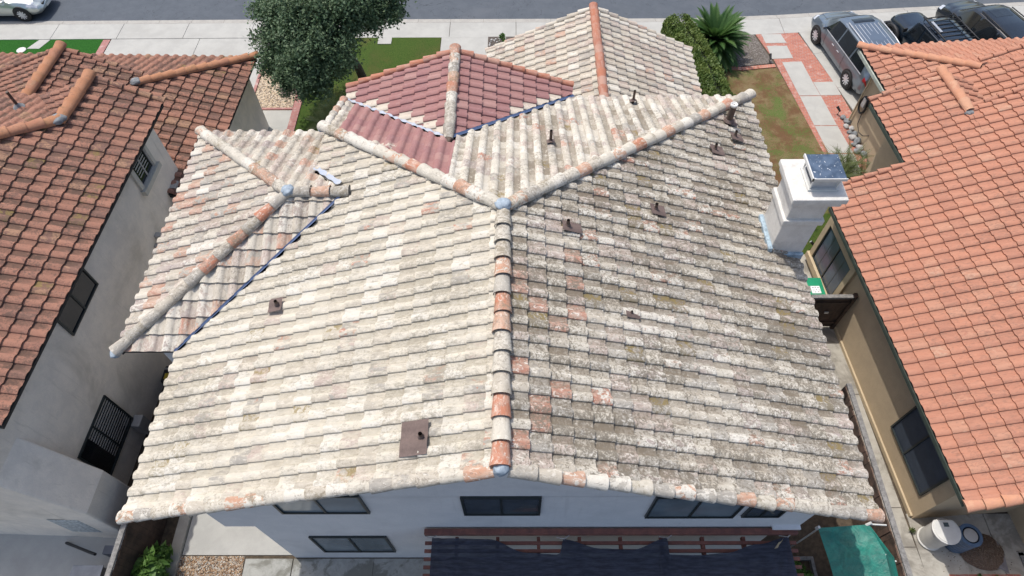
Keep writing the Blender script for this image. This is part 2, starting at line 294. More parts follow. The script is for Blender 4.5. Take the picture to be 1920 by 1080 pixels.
# ------------------------------------------------------------------ roof tiles
def prof(flip):
    P=[(0,.0),(.1,-.005),(.24,-.007),(.36,-.004),(.42,.004),(.46,.018),(.52,.036),(.60,.049),(.70,.055),(.80,.053),(.89,.045),(.96,.034),(1.0,.026),(1.004,-.012)]
    return P if not flip else [(1-a,b) for a,b in reversed(P)]
def clip(poly,edges):
    for (ax,ay,nx,ny) in edges:
        out=[];m=len(poly)
        if not m:return out
        for i in range(m):
            p=poly[i];q=poly[(i+1)%m]
            dp=(p[0]-ax)*nx+(p[1]-ay)*ny;dq=(q[0]-ax)*nx+(q[1]-ay)*ny
            if dp>=0:out.append(p)
            if dp*dq<0:
                t=dp/(dp-dq);out.append(tuple(p[k]+(q[k]-p[k])*t for k in range(3)))
        poly=out
    return poly
def tile_slope(parent,E,up2,k,polys,mat,flip=False,w=.327,e=.385,seed=1,pick=None,label=None,skip=None,hs=1.0,name='roof_slope',deck=True,phase=(0,0)):
    """E: eave point (x,y,z); up2: horizontal uphill direction; k: pitch; polys: convex plan polygons."""
    rr=random.Random(seed);h=Vector((up2[0],up2[1],0)).normalized()
    V=Vector((h.x,h.y,k)).normalized();U=Vector((h.y,-h.x,0));N=U.cross(V)
    if N.z<0:U=-U;N=-N
    E=Vector(E);cs=1/math.sqrt(1+k*k);PF=prof(flip)
    vs=[];fs=[];cols=[];uvs=[]
    tilecol={}
    for poly in polys:
        P2=[]
        for p in poly:
            d=Vector((p[0]-E.x,p[1]-E.y,0));P2.append((d.dot(U),d.dot(h)/cs))
        ar=sum(P2[i][0]*P2[(i+1)%len(P2)][1]-P2[(i+1)%len(P2)][0]*P2[i][1] for i in range(len(P2)))
        if ar<0:P2=P2[::-1]
        edges=[]
        for i in range(len(P2)):
            a=P2[i];b=P2[(i+1)%len(P2)];l=math.hypot(b[0]-a[0],b[1]-a[1])
            if l<1e-6:continue
            edges.append((a[0],a[1],-(b[1]-a[1])/l,(b[0]-a[0])/l))
        u0=min(p[0] for p in P2);u1=max(p[0] for p in P2);v0=min(p[1] for p in P2);v1=max(p[1] for p in P2)
        for i in range(math.floor((u0-phase[0])/w)-1,math.ceil((u1-phase[0])/w)+1):
            for j in range(math.floor((v0-phase[1])/e)-1,math.ceil((v1-phase[1])/e)+1):
                ub=i*w+phase[0];vb=j*e+phase[1]
                cor=[(ub,vb),(ub+w,vb),(ub+w,vb+e),(ub,vb+e)]
                ds=[min((c[0]-a)*nx+(c[1]-b)*ny for c in cor) for (a,b,nx,ny) in edges]
                dm=[max((c[0]-a)*nx+(c[1]-b)*ny for c in cor) for (a,b,nx,ny) in edges]
                if min(dm)<=0:continue
                if (i,j) not in tilecol:
                    tr=random.Random((i*7919+j*104729+seed*31)&0xffffff)
                    tilecol[(i,j)]=(tr.random(),tr.random(),tr.random(),tr.uniform(-.004,.004),tr.uniform(-.005,.005),tr.uniform(-.008,.008))
                r1,r2,r3,jh,ju,jv=tilecol[(i,j)]
                wp=E+U*(ub+w/2)+V*(vb+e/2)
                if skip and skip(wp):continue
                if pick:
                    x=pick(wp,r1,r2,r3)
                    if x is not None:r1,r2,r3=x
                inside=min(ds)>=.012
                T=.042;tr2=random.Random((i*31+j*1009+seed)&0xffff)
                quads=[]
                lo=[(ub+a*w+ju,vb-.012+jv+tr2.uniform(-.004,.004),b*hs+.052+jh) for a,b in PF];hi_=[(ub+a*w,vb+e+.01,b*hs+.004) for a,b in PF]
                md=[(l[0]*.5+x[0]*.5,l[1]*.5+x[1]*.5,l[2]*.5+x[2]*.5) for l,x in zip(lo,hi_)]
                bt=[(x,y,z-T-.006) for x,y,z in lo]
                nP=len(PF)
                if inside:
                    n=len(vs);
                    for row in (lo,hi_):
                        for (a,b),p in zip(PF,row):vs.append(p);cols.append((r1,r2,r3,max(0,b/.055)))
                    for q in range(nP-1):fs.append((n+q,n+q+1,n+nP+q+1,n+nP+q))
                    n=len(vs)
                    for row in (lo,bt):
                        for (a,b),p in zip(PF,row):vs.append(p);cols.append((r1,r2,r3,max(0,b/.055)))
                    for q in range(nP-1):fs.append((n+nP+q,n+nP+q+1,n+q+1,n+q))
                else:
                    for A,B in ((lo,hi_),(bt,lo)):
                        mp={}
                        for q in range(nP-1):
                            pl=clip([A[q],A[q+1],B[q+1],B[q]],edges)
                            if len(pl)<3:continue
                            ids=[]
                            for p in pl:
                                key=(round(p[0],4),round(p[1],4),round(p[2],4))
                                if key not in mp:
                                    mp[key]=len(vs);vs.append(p);cols.append((r1,r2,r3,max(0,min(1,(p[2]-.02)/.055))))
                                ids.append(mp[key])
                            ids2=[ids[t] for t in range(len(ids)) if ids[t]!=ids[t-1]]
                            if len(ids2)>2:fs.append(tuple(ids2))
    wv=[tuple(E+U*a+V*b+N*c) for a,b,c in vs]
    me=bpy.data.meshes.new(name);me.from_pydata(wv,[],fs);me.update()
    at=me.color_attributes.new('tc','FLOAT_COLOR','POINT')
    flat=[x for c in cols for x in c];at.data.foreach_set('color',flat)
    uvl=me.uv_layers.new(name='UVMap');buf=[]
    for lp in me.loops:
        a=vs[lp.vertex_index];buf+= [a[0]+seed*13.7,a[1]+seed*5.3]
    uvl.data.foreach_set('uv',buf)
    o=link(name,me,mat,parent,True)
    if label:o['label']=label
    if deck:
        mb=MB()
        for poly in polys:
            top=[];bot=[]
            for p in poly:
                d=Vector((p[0]-E.x,p[1]-E.y,0));q=E+U*d.dot(U)+V*(d.dot(h)/cs)
                top.append(q-N*.012);bot.append(q-N*.14)
            n=len(poly);c=sum(((top[(i+1)%n]-top[0]).cross(top[(i+2)%n]-top[0]) for i in range(n-2)),Vector())
            f=[tuple(range(n)),tuple(range(n,2*n))[::-1]]+[(i,n+i,n+(i+1)%n,(i+1)%n) for i in range(n)]
            if c.z<0:f=[x[::-1] for x in f]
            mb.add(top+bot,f)
        DECKS.setdefault(parent.name,(parent,MB()))[1].add(mb.v,mb.f)
    return o
DECKS={}
def cap_run(parent,p0,p1,mat,r=.135,e=.40,seed=1,name='ridge_cap',pick=None,drop=.0,side=None,end=True,hscale=.8,lift=.03):
    """a run of overlapping barrel caps from low end p0 to high end p1"""
    p0=Vector(p0);p1=Vector(p1);d=(p1-p0);Ln=d.length;d.normalize()
    a=d.cross(Vector((0,0,1))).normalized();up=a.cross(d)
    n=max(1,round(Ln/e));e=Ln/n;rr=random.Random(seed)
    vs=[];fs=[];cols=[];uvb=[];K=11
    def ring(c,rad,th=0):
        out=[]
        for k in range(K):
            w=math.pi*(k/(K-1)*1.12-.06)
            out.append(c+a*math.cos(w)*rad+up*(math.sin(w)*rad*hscale-drop))
        return out
    for i in range(n):
        r1,r2,r3=rr.random(),rr.random(),rr.random()
        if pick:r1=pick(i,r1)
        jr=rr.uniform(-.006,.006);js=a*rr.uniform(-.012,.012)
        c0=p0+d*(i*e-.025)+up*(lift+.036)+js;c1=p0+d*((i+1)*e+.03)+up*lift
        R0=r+.018+jr;R1=r-.018
        rows=[ring(c0,R0),ring((c0+c1)/2+js*.3,(R0+R1)/2),ring(c1,R1)]
        b=len(vs)
        for q,row in enumerate(rows):
            for k,p in enumerate(row):vs.append(p);cols.append((r1,r2,r3,1.));uvb.append((k*.035+seed*3.1,i*e+q*e/2+seed*7.7))
        for q in range(2):
            for k in range(K-1):fs.append((b+q*K+k,b+q*K+k+1,b+(q+1)*K+k+1,b+(q+1)*K+k))
        inn=ring(c0+d*.004,R0-.024)
        b=len(vs)
        for row in (rows[0],inn):
            for k,p in enumerate(row):vs.append(p);cols.append((r1,r2,r3,1.));uvb.append((k*.035,i*e))
        for k in range(K-1):fs.append((b+k+1,b+k,b+K+k,b+K+k+1))
        if i==0 and end:
            b=len(vs)
            for p in inn+[c0-up*drop]:vs.append(p);cols.append((r1,.99,r3,.9));uvb.append((.1,.1))
            fs.append(tuple(range(b,b+K+1))[::-1])
    me=bpy.data.meshes.new(name);me.from_pydata([tuple(v) for v in vs],[],fs);me.update()
    at=me.color_attributes.new('tc','FLOAT_COLOR','POINT');at.data.foreach_set('color',[x for c in cols for x in c])
    uvl=me.uv_layers.new(name='UVMap');buf=[]
    for lp in me.loops:buf+=list(uvb[lp.vertex_index])
    uvl.data.foreach_set('uv',buf)
    return link(name,me,mat,parent,True)
def blob(parent,c,s,mat,name='mortar_plug',seed=1):
    bm=bmesh.new();bmesh.ops.create_icosphere(bm,subdivisions=3,radius=1)
    for v in bm.verts:
        n=mnoise.noise(v.co*1.7+Vector((seed*3,0,0)))*.28+mnoise.noise(v.co*5+Vector((seed,9,0)))*.08
        v.co=Vector((v.co.x*s[0]*(1+n),v.co.y*s[1]*(1+n),v.co.z*s[2]*(1+n)))+Vector(c)
    me=bpy.data.meshes.new(name);bm.to_mesh(me);bm.free();return link(name,me,mat,parent,True)
def strip(parent,p0,p1,wd,mat,name='valley_flashing',lift=.045,wave=0,seed=1):
    p0=Vector(p0);p1=Vector(p1);d=(p1-p0);n=max(2,int(d.length/.06));a=d.normalized().cross(Vector((0,0,1))).normalized()
    rr=random.Random(seed);vs=[];fs=[]
    for i in range(n+1):
        c=p0+d*(i/n);s=wd*(1+wave*math.sin(i*.06/.327*2*math.pi)*.8+wave*rr.uniform(-.3,.3))
        for t,z in((-.5,.02),(-.05,0),(.05,0),(.5,.02)):
            vs.append(c+a*t*s+Vector((0,0,lift+z)))
    for i in range(n):
        for k in range(3):fs.append((i*4+k,i*4+k+1,i*4+5+k,i*4+4+k))
    return MB().add(vs,fs).build(name,mat,parent)

# ================================================================== SETTING
def sheet(name,pts,z,mat,th=.0,parent=None,kind='structure'):
    if th: o=MB().prism(pts,z-th,z).build(name,mat,parent)
    else:
        a=sum(pts[i][0]*pts[(i+1)%len(pts)][1]-pts[(i+1)%len(pts)][0]*pts[i][1] for i in range(len(pts)))
        if a<0:pts=pts[::-1]
        o=MB().add([(x,y,z) for x,y in pts],[tuple(range(len(pts)))]).build(name,mat,parent)
    if kind and parent is None:o['kind']=kind
    return o
def slabs(name,polys,z,mat,gap=.008,th=.1):
    mb=MB()
    for p in polys:
        cx=sum(a for a,b in p)/len(p);cy=sum(b for a,b in p)/len(p)
        q=[]
        for a,b in p:
            l=math.hypot(a-cx,b-cy);q.append((a-(a-cx)/l*gap*1.4,b-(b-cy)/l*gap*1.4))
        mb.prism(q,z-th,z)
    o=mb.build(name,mat);o['kind']='structure';return o
EDGE=[(-90,27.2),(-24,27.2),(-12,27.2),(0,27.1),(8,27.05),(12,27.25),(18,27.75),(24,28.15),(34,29.4),(60,34),(90,41)]
def off(pts,dy):return [(x,y+dy) for x,y in pts]
def strip_poly(a,b):return a+b[::-1]
MB().add([(-400,-300,-.16),(400,-300,-.16),(400,400,-.16),(-400,400,-.16)],[(0,1,2,3)]).build('ground',M_soil)['kind']='structure'
def quadstrip(name,A,B,z,mat,th=0):
    mb=MB()
    for i in range(len(A)-1):
        mb.prism([A[i],A[i+1],B[i+1],B[i]],z-(th or .004),z)
    o=mb.build(name,mat);o['kind']='structure';return o
quadstrip('road',off(EDGE,-.02),off(EDGE,9.4),-.10,M_asph)
quadstrip('far_sidewalk',off(EDGE,9.4),off(EDGE,11),0,M_conc,.15)
quadstrip('far_lawn',off(EDGE,11),off(EDGE,22),-.01,M_lawn,.1)
# kerb: gutter apron then a rolled kerb
mb=MB()
for i in range(len(EDGE)-1):
    (x0,y0),(x1,y1)=EDGE[i],EDGE[i+1];n=max(1,int((x1-x0)/1.5))
    for k in range(n):
        a=k/n;b=(k+1)/n;xa,ya=x0+(x1-x0)*a,y0+(y1-y0)*a;xb,yb=x0+(x1-x0)*b-.008,y0+(y1-y0)*b
        pr=[(0,-.094),(-.24,-.085),(-.34,-.02),(-.40,.002)]
        vs=[(xa,ya+d,z) for d,z in pr]+[(xb,yb+d,z) for d,z in pr]
        mb.add(vs,[(q,q+1,q+5,q+4) for q in range(3)])
mb.build('kerb',M_kerb)['kind']='structure'
quadstrip('yard_soil',off(EDGE,-.41),[(x,-40) for x,y in EDGE],-.03,M_soil,.12)
ps=[]
for i in range(len(EDGE)-1):
    (x0,y0),(x1,y1)=EDGE[i],EDGE[i+1];n=max(1,int((x1-x0)/2.45))
    for k in range(n):
        a=k/n;b=(k+1)/n;xa,ya=x0+(x1-x0)*a,y0+(y1-y0)*a-.40;xb,yb=x0+(x1-x0)*b,y0+(y1-y0)*b-.40
        ps.append([(xa,ya),(xb,yb),(xb,yb-1.12),(xa,ya-1.12)])
slabs('sidewalk',ps,.0,M_conc)
# neighbour's driveway, left side
xs=[-18.2,-14.2,-11.0];ys=[25.66,24.1,21.9,19.7,15]
ps=[[(x0,y1),(x1,y1),(x1,y0),(x0,y0)] for x0,x1 in zip(xs,xs[1:]) for y0,y1 in zip(ys,ys[1:])]
slabs('driveway',ps+[[(-11.0,19.2),(-9.05,19.2),(-9.05,20.85),(-11.0,20.85)],[(-11,16),(-9.05,16),(-9.05,19.18),(-11,19.18)]],-.004,M_conc)
sheet('artificial_turf',[(-60,25.66),(-18.55,25.66),(-18.55,15),(-60,15)],-.006,M_turf,.05)
MB().box(-18.54,-18.22,15,25.6,-.06,.01).build('brick_border',M_brick3)['kind']='structure'
mb=MB();mb.prism([(-21.45,25.64),(-20.95,25.64),(-21.2,25.0),(-21.75,25.0)],-.03,.006);mb.build('stepping_slab',M_conc)['kind']='structure'
tag(sheet('gravel_bed',[(-10.85,25.66),(-9.15,25.66),(-9.15,20.97),(-10.85,20.97)],.0,M_grav,.05),kind='structure')
mb=MB();mb.box(-11.0,-9.1,20.86,20.96,-.05,.035).box(-10.99,-10.87,20.98,25.6,-.05,.035).build('paver_edging',M_brick3)['kind']='structure'
MB().box(-9.12,-8.82,15.5,25.64,-.05,.02).build('brick_edging',M_brick3)['kind']='structure'
sheet('lawn',[(-8.8,25.66),(-3.36,25.66),(-3.36,14.2),(-8.8,14.2)],-.008,M_lawn,.05)
MB().box(-6.15,-5.55,25.15,25.6,-.04,.02).build('utility_slab',M_conc)['kind']='structure'
ps=[]
xs=[-3.34,-.2,3.0,6.3];ys=[25.66,23.2,20.2,16]
ps=[[(x0,y1),(x1,y1),(x1,y0),(x0,y0)] for x0,x1 in zip(xs,xs[1:]) for y0,y1 in zip(ys,ys[1:])]
ps=[p for p in ps]
slabs('garage_driveway',ps,-.002,M_conc)
sheet('planting_bed',[(-1.25,25.62),(.3,25.62),(.3,24.6),(-1.25,24.6)],.012,M_mulch,.05)
# right front yard
sheet('dry_lawn',[(6.32,25.6),(8.3,25.6),(8.6,23.6),(9.5,23.25),(11.1,23.5),(11.8,18.1),(11.2,15.2),(6.4,15.2),(6.32,20)],-.008,M_dry,.05)
sheet('mulch_bed',[(8.3,25.64),(10.6,25.74),(11.05,23.66),(9.5,23.42),(8.75,23.7)],-.002,M_mulch,.05)
mb=MB()
bpy.data.objects['mulch_bed'].data.materials[0]=pebmat('bark_mulch',[(0,(.07,.06,.05)),(.5,(.13,.115,.10)),(1,(.24,.22,.2))],28)
arc=[(8.55,23.9),(8.75,23.6),(9.1,23.42),(9.6,23.35),(10.3,23.45),(11.05,23.55)]
for (xa,ya),(xb,yb) in zip(arc,arc[1:]):
    mb.prism([(xa,ya),(xb,yb),(xb+.02,yb-.2),(xa-.02,ya-.2)],-.05,.03)
mb.build('brick_bed_edge',M_brick2)['kind']='structure'
sheet('side_lawn',[(6.3,15.2),(11.2,15.2),(11.0,13.4),(6.5,11.6)],-.012,M_lawn,.05)
# brick and concrete walk beside the driveway
sheet('brick_walk',[(10.66,25.84),(12.56,25.96),(13.28,22.3),(13.36,21.5),(13.5,20.2),(13.3,18.0),(12.9,16.6),(11.9,16.4),(11.72,18.4),(11.12,23.8)],-.006,M_brick,.06)
slabs('walk_slabs',[[(10.94,25.68),(11.82,25.68),(11.93,25.04),(11.0,25.02)],[(11.0,24.84),(11.89,24.84),(11.96,23.97),(11.04,23.92)],
 [(11.42,23.7),(12.26,23.75),(12.39,22.38),(12.49,21.53),(11.62,21.53)],[(12.4,22.38),(13.26,22.4),(13.35,21.55),(12.5,21.53)],
 [(11.63,21.5),(12.5,21.5),(12.67,19.75),(11.77,19.75)],[(11.78,19.72),(12.68,19.72),(12.86,18.2),(11.92,18.2)],[(11.92,18.17),(12.86,18.17),(12.9,16.6),(12.0,16.6)]],.004,M_conc,.006)
M11=Matrix.Rotation(R(10),4,'Z')
ps=[]
def DR(a,b):  # local driveway frame
    v=M11@Vector((a,b,0));return (12.62+v.x,25.95+v.y)
for i,(x0,x1) in enumerate([(0,3.3),(3.3,6.6),(6.6,9.9)]):
    for y0,y1 in[(-1.7,0),(-4.0,-1.7),(-7.2,-4.0)]:
        ps.append([DR(x0,y0),DR(x1,y0),DR(x1,y1),DR(x0,y1)])
slabs('van_driveway',ps,-.003,M_conc)
# side passages and rear patios
slabs('side_path',[[(8.85-.0,y0),(10.3-(y0-4)*.045,y0),(10.3-(y1-4)*.045,y1),(8.85,y1)] for y0,y1 in[(-2,.6),(.6,3.9),(3.9,4.9),(4.9,8.2),(8.2,10.5),(10.5,12.2)]],.0,M_conc3)
slabs('neighbour_patio',[[(10.32,1.5),(12.35,1.5),(12.35,4.75),(10.32,4.75)],[(12.36,1.5),(14.2,1.5),(14.2,4.75),(12.36,4.75)],[(10.32,-2),(14.2,-2),(14.2,1.45),(10.32,1.45)]],.0,M_conc3)
MB().box(10.9,12.7,2.95,3.24,-.05,.012).build('patio_brick_strip',M_brick)['kind']='structure'
slabs('rear_patio',[[(-7.05,y0),(-5.82,y0),(-5.82,y1),(-7.05,y1)] for y0,y1 in[(-2,3.64)]]+[[(x0,-2),(x1,-2),(x1,3.64),(x0,3.64)] for x0,x1 in zip([-5.8,-3.72,-1.6,1.5,4.6],[-3.72,-1.6,1.5,4.6,6.2])],.0,M_conc2)
slabs('side_slab',[[(-8.72,3.72),(-5.75,3.72),(-5.75,14),(-8.72,14)]],.0,M_conc,.0)
sheet('gravel_strip',[(-9.0,3.70),(-7.07,3.70),(-7.07,-2),(-9.0,-2)],-.01,M_grav2,.05)
MB().box(-9.02,-8.74,-1,5.2,-.05,.10).build('low_kerb',M_conc3)['kind']='structure'
slabs('courtyard_slab',[[(-16,-2),(-9.95,-2),(-9.95,4.3),(-16,4.3)]],.0,M_conc,.0)

# ================================================================== MAIN HOUSE
FR=True
RX,ZR,XL,XR=-.26,8.0,-7.36,6.64;k1=(ZR-5.4)/(RX-XL);k2=(ZR-5.4)/(XR-RX);kf=2.6/6.42;RE=8.51;YF=14.93;Y0=3.3;XW=-4.88
H=W(empty('house',(-.3,9,0),'grey stucco house in the middle under cream lichen-speckled tiles with a mauve gable','house'))
wallM=MB()
wallM.prism([(-6.4,3.65),(6.1,3.65),(6.1,14.2),(-4.5,14.2),(-4.5,13.1),(-6.4,13.1)],3.16,5.32)
wallM.prism([(-5.76,3.66),(5.7,3.66),(5.7,14.1),(-5.76,14.1)],-.05,3.17)
# gable triangle on the rear wall
g=[(-6.4,3.65,5.31),(6.1,3.65,5.31),(RX,3.65,ZR-.16)]
wallM.add([p for p in g]+[(x,y+.2,z) for x,y,z in g],[(0,1,2),(5,4,3),(0,3,4,1),(1,4,5,2),(2,5,3,0)])
wallM.box(-8.2,-6.39,7.2,13.1,-.05,5.28)
wallM.prism([(-4.4,14.0),(1.15,14.0),(1.15,15.05),(-4.4,15.05)],-.05,5.3)
wallM.box(-.6,5.95,14.1,20.35,-.05,2.68)
wallM.build('wall',M_wall,H)
MB().box(5.5,6.1,3.56,3.649,3.16,3.22).build('wall_trim',M_wall,H)
# roof slopes
def pickL(p,a,b,c):
    if p.y>11.3:return (.75+a*.24,b,c)
    if p.x<-5.5 and p.y>6.2:return (a*.8,b*.95,c)
def pickR(p,a,b,c):
    if p.x<1.3 and p.y<8.3 and a>.6: return (1.25 if a>.82 else .72,b*.9,c)
    if 1.9<p.x<3.1 and 6.0<p.y<6.9 and b<.75: return (.9,.1,.9)
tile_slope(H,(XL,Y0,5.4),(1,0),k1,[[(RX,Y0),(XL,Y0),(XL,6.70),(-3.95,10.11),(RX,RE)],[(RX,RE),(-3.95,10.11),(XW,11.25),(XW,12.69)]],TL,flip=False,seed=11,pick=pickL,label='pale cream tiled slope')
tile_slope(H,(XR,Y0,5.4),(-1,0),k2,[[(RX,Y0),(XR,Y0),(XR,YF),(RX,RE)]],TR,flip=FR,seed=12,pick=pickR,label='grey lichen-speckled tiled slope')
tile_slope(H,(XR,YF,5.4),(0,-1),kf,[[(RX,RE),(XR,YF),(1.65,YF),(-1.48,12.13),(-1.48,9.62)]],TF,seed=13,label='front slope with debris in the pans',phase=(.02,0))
MV=lambda p,a,b,c:(.96,b,c) if (rnd.random()<.03) else None
tile_slope(H,(XR,YF,5.4),(0,-1),kf,[[(-1.48,9.62),(-1.48,11.72),(XW+.33,14.52),(XW+.33,12.39)]],TM,seed=14,label='mauve tiled patch under the gable',phase=(.02,0),hs=1.15)
tile_slope(H,(XR,YF,5.4),(0,-1),kf,[[(XW+.33,12.39),(XW+.33,14.6),(XW,14.9),(XW,12.69)]],TF,seed=15,phase=(.02,0),deck=False,label='cream edge tiles beside the mauve patch')
kg=(6.58-5.4)/(-1.67-XW)
def pg(p,a,b,c):
    # replaced cream tiles beside the valleys
    yv=12.02+ (abs(p.x+1.67))*.88
    if p.y-yv<.42 and a>.3: return (.97,b,c)
    return (a*.93,b,c)
tile_slope(H,(XW,15.5,5.4),(1,0),kg,[[(-1.67,12.08),(XW,14.88),(XW,15.5),(-1.67,15.5)]],TM,flip=False,seed=16,pick=pg,label='mauve tiles of the small front gable')
tile_slope(H,(1.6,15.5,5.4),(-1,0),(6.58-5.4)/(1.6+1.67),[[(-1.67,12.08),(1.6,15.06),(1.6,15.5),(-1.67,15.5)]],TM,flip=True,seed=17,pick=pg,label='mauve tiles of the small front gable')
# wing
kw=.37;WY0,WY1,WX=6.76,13.59,-8.67;WA=(-5.255,10.175);WR=(-3.91,10.175);WZ=5.4+3.415*.37
tile_slope(H,(WX,WY0,5.4),(0,1),kw,[[(WX,WY0),(-7.42,WY0),(-3.99,10.175),WA]],TW,flip=True,seed=18,label='rear wing slope')
tile_slope(H,(WX,WY0,5.4),(1,0),kw,[[(WX,WY0),WA,(WX,WY1)]],TW,flip=False,seed=19,label='mottled pink and cream wing slope')
tile_slope(H,(WX,WY1,5.4),(0,-1),kw,[[(WX,WY1),WA,(XW-.02,10.175),(XW-.02,WY1)],[(XW-.02,11.15),(XW-.02,10.175),(-3.95,10.175)]],TW,seed=20,label='front wing slope')
# garage
GX,GZ,GE=2.72,4.35,2.75
tile_slope(H,(-1.08,20.95,GE),(1,0),(GZ-GE)/3.8,[[(GX,14.3),(-1.08,14.3),(-1.08,20.75),(GX,20.95)]],TG,flip=False,seed=21,label='pinkish cream garage slope')
tile_slope(H,(6.42,20.95,GE),(-1,0),(GZ-GE)/3.7,[[(GX,14.3),(6.42,14.3),(6.42,20.75),(GX,20.95)]],TG,flip=True,seed=22,label='pinkish cream garage slope')
# ridge and hip caps
def zL(x):return ZR-k1*(RX-x)
def orange(idx):
    return lambda i,a:(.9 if i in idx else a*.78)
cap_run(H,(RX,3.32,ZR),(RX,RE-.08,ZR),TC,r=.15,seed=31,pick=orange((0,2,7)),lift=.045)
cap_run(H,(XR+.02,YF+.04,5.4),(RX+.06,RE+.06,ZR),TC,r=.145,seed=32,name='hip_cap',pick=orange((3,13)),lift=.05)
cap_run(H,(XW-.06,12.75,zL(XW)),(RX-.06,RE+.06,ZR),TC,r=.145,seed=33,name='hip_cap',pick=orange((9,)),lift=.05)
cap_run(H,(WX,WY0,5.4),(WA[0],WA[1]-.02,WZ),TC,r=.14,seed=34,name='hip_cap',pick=lambda i,a:(.9 if i in(6,8,10) else .6+a*.15),lift=.05)
cap_run(H,(WX,WY1,5.4),(WA[0],WA[1]+.02,WZ),TC,r=.14,seed=35,name='hip_cap',pick=lambda i,a:(a*.45),lift=.05)
cap_run(H,(-3.85,10.175,WZ),(WA[0]+.08,10.175,WZ),TC,r=.14,seed=36,pick=lambda i,a:(.3 if i%2 else .6),lift=.05)
cap_run(H,(-1.67,15.55,6.58),(-1.67,12.0,6.58),TC,r=.14,seed=37,pick=orange((0,4)),lift=.05)
cap_run(H,(GX,21.0,GZ),(GX,15.4,GZ),TCO,r=.145,seed=38,lift=.05)
# rake tiles
cap_run(H,(XL-.02,Y0-.03,5.38),(RX-.12,Y0-.03,ZR-.04),TC,r=.118,seed=40,name='rake_tile',pick=lambda i,a:.12+a*.62,drop=.03,lift=.03,e=.41)
cap_run(H,(XR+.02,Y0-.03,5.38),(RX+.12,Y0-.03,ZR-.04),TC,r=.118,seed=41,name='rake_tile',pick=lambda i,a:.12+a*.62,drop=.03,lift=.03,e=.41)
cap_run(H,(XW,15.5,5.38),(-1.74,15.5,6.55),TCO,r=.095,seed=42,name='rake_tile',drop=.0,lift=.03)
cap_run(H,(1.6,15.5,5.38),(-1.60,15.5,6.55),TCO,r=.095,seed=43,name='rake_tile',drop=.0,lift=.03)
cap_run(H,(-1.08,20.78,GE),(GX-.1,20.95,GZ-.03),TG,r=.09,seed=44,name='rake_tile',lift=.02)
cap_run(H,(6.42,20.78,GE),(GX+.1,20.95,GZ-.03),TG,r=.09,seed=45,name='rake_tile',lift=.02)
cap_run(H,(XW-.02,14.75,5.48),(XW-.02,12.9,6.22),TC,r=.1,seed=46,name='rake_tile',lift=.04)
for i,(c,s) in enumerate([((RX+.0,RE+.02,ZR+.14),(.17,.14,.08)),((RX,3.28,ZR+.07),(.14,.12,.09)),((WA[0]+.03,WA[1],WZ+.14),(.16,.16,.08)),((WX-.02,WY0-.03,5.43),(.13,.13,.08)),((XW-.1,12.76,zL(XW)),(.12,.12,.07))]):
    blob(H,c,s,M_blue,seed=i)
blob(H,(-1.67,12.0,6.62),(.13,.16,.1),M_pipe,seed=9)
# valley metal
strip(H,(-7.40,6.73,5.38),(-3.93,10.155,6.66),.07,M_flash,lift=.08,wave=.0)
strip(H,(1.66,15.02,5.36),(-1.6,12.03,6.58),.11,M_flash,lift=.075,wave=.0,seed=2)
strip(H,(XW-.0,14.86,5.44),(-1.75,12.05,6.57),.08,M_flashw,name='mortar_line',lift=.072,wave=.6,seed=3)
strip(H,(-4.9,11.28,6.31),(-4.1,10.45,6.62),.13,M_flashw,name='mortar_line',lift=.09,wave=.25,seed=4)

# windows helper: axis 'y' wall faces -y at Y ; 'x' wall faces sgn*x
def window(parent,M,w,h,pane,frame=M_frame,mull=(.5,),ft=.045,blinds=None,grid=False,trim=None,sill=None,dep=.05,label=None):
    """local x along wall, z up, y outward=-; M places lower-left corner"""
    mb=MB();mb.box(0,w,-dep,.02,0,ft,M).box(0,w,-dep,.02,h-ft,h,M).box(0,ft,-dep,.02,ft,h-ft,M).box(w-ft,w,-dep,.02,ft,h-ft,M)
    for m in mull:mb.box(m*w-ft*.5,m*w+ft*.5,-dep*.8,.02,ft,h-ft,M)
    o=mb.build('window',frame,parent);
    if label:o['label']=label
    p=MB().box(ft*.6,w-ft*.6,-dep*.35,.015,ft*.6,h-ft*.6,M).build('pane',pane);p.parent=o
    if grid:
        g=MB()
        for i in range(1,4):
            if i!=2:g.box(w*i/4-.008,w*i/4+.008,-dep*.42,-dep*.3,ft,h-ft,M)
        g.box(ft,w-ft,-dep*.42,-dep*.3,h*.5-.008,h*.5+.008,M);q=g.build('glazing_bars',frame);q.parent=o
    if blinds:
        g=MB();n=int((h*blinds[1])/.105)
        for i in range(n):
            z=h-ft-.03-i*.105;g.box(w*blinds[0][0],w*blinds[0][1],-dep*.5,-dep*.38,z-.05*(1-.6*i/max(1,n)),z,M)
        q=g.build('blind',M_plg);q.parent=o
    if trim:
        t,mt=trim;g=MB();d=dep+.02
        g.box(-t,0,-d,.01,-.0,h+t,M).box(w,w+t,-d,.01,0,h+t,M).box(0,w,-d,.01,h,h+t,M).box(-t-.04,w+t+.04,-d-.07,.01,-t-.03,-.001,M)
        q=g.build('window_trim',mt);q.parent=o
    if sill:
        g=MB().box(-.03,w+.03,-dep-.05,.01,-.07,-.002,M).build('sill',sill);g.parent=o
    for c in o.children:
        c.matrix_parent_inverse=Matrix.Identity(4)
        if parent.get('_w'): pass
    return o
def wy(x,y,z):return Matrix.Translation((x,y,z))
for (x,z,w,h,pn) in [(-4.8,4.30,1.8,1.17,M_glassL),(-1.1,4.17,1.55,1.2,M_glass),(2.62,3.94,1.82,1.42,M_glassL),(4.6,3.98,.78,.95,M_glass)]:
    window(H,wy(x,3.65,z),w,h,pn)
window(H,wy(-4.81,3.66,.78),1.78,1.5,M_glassL)
for x in(.9,):pass
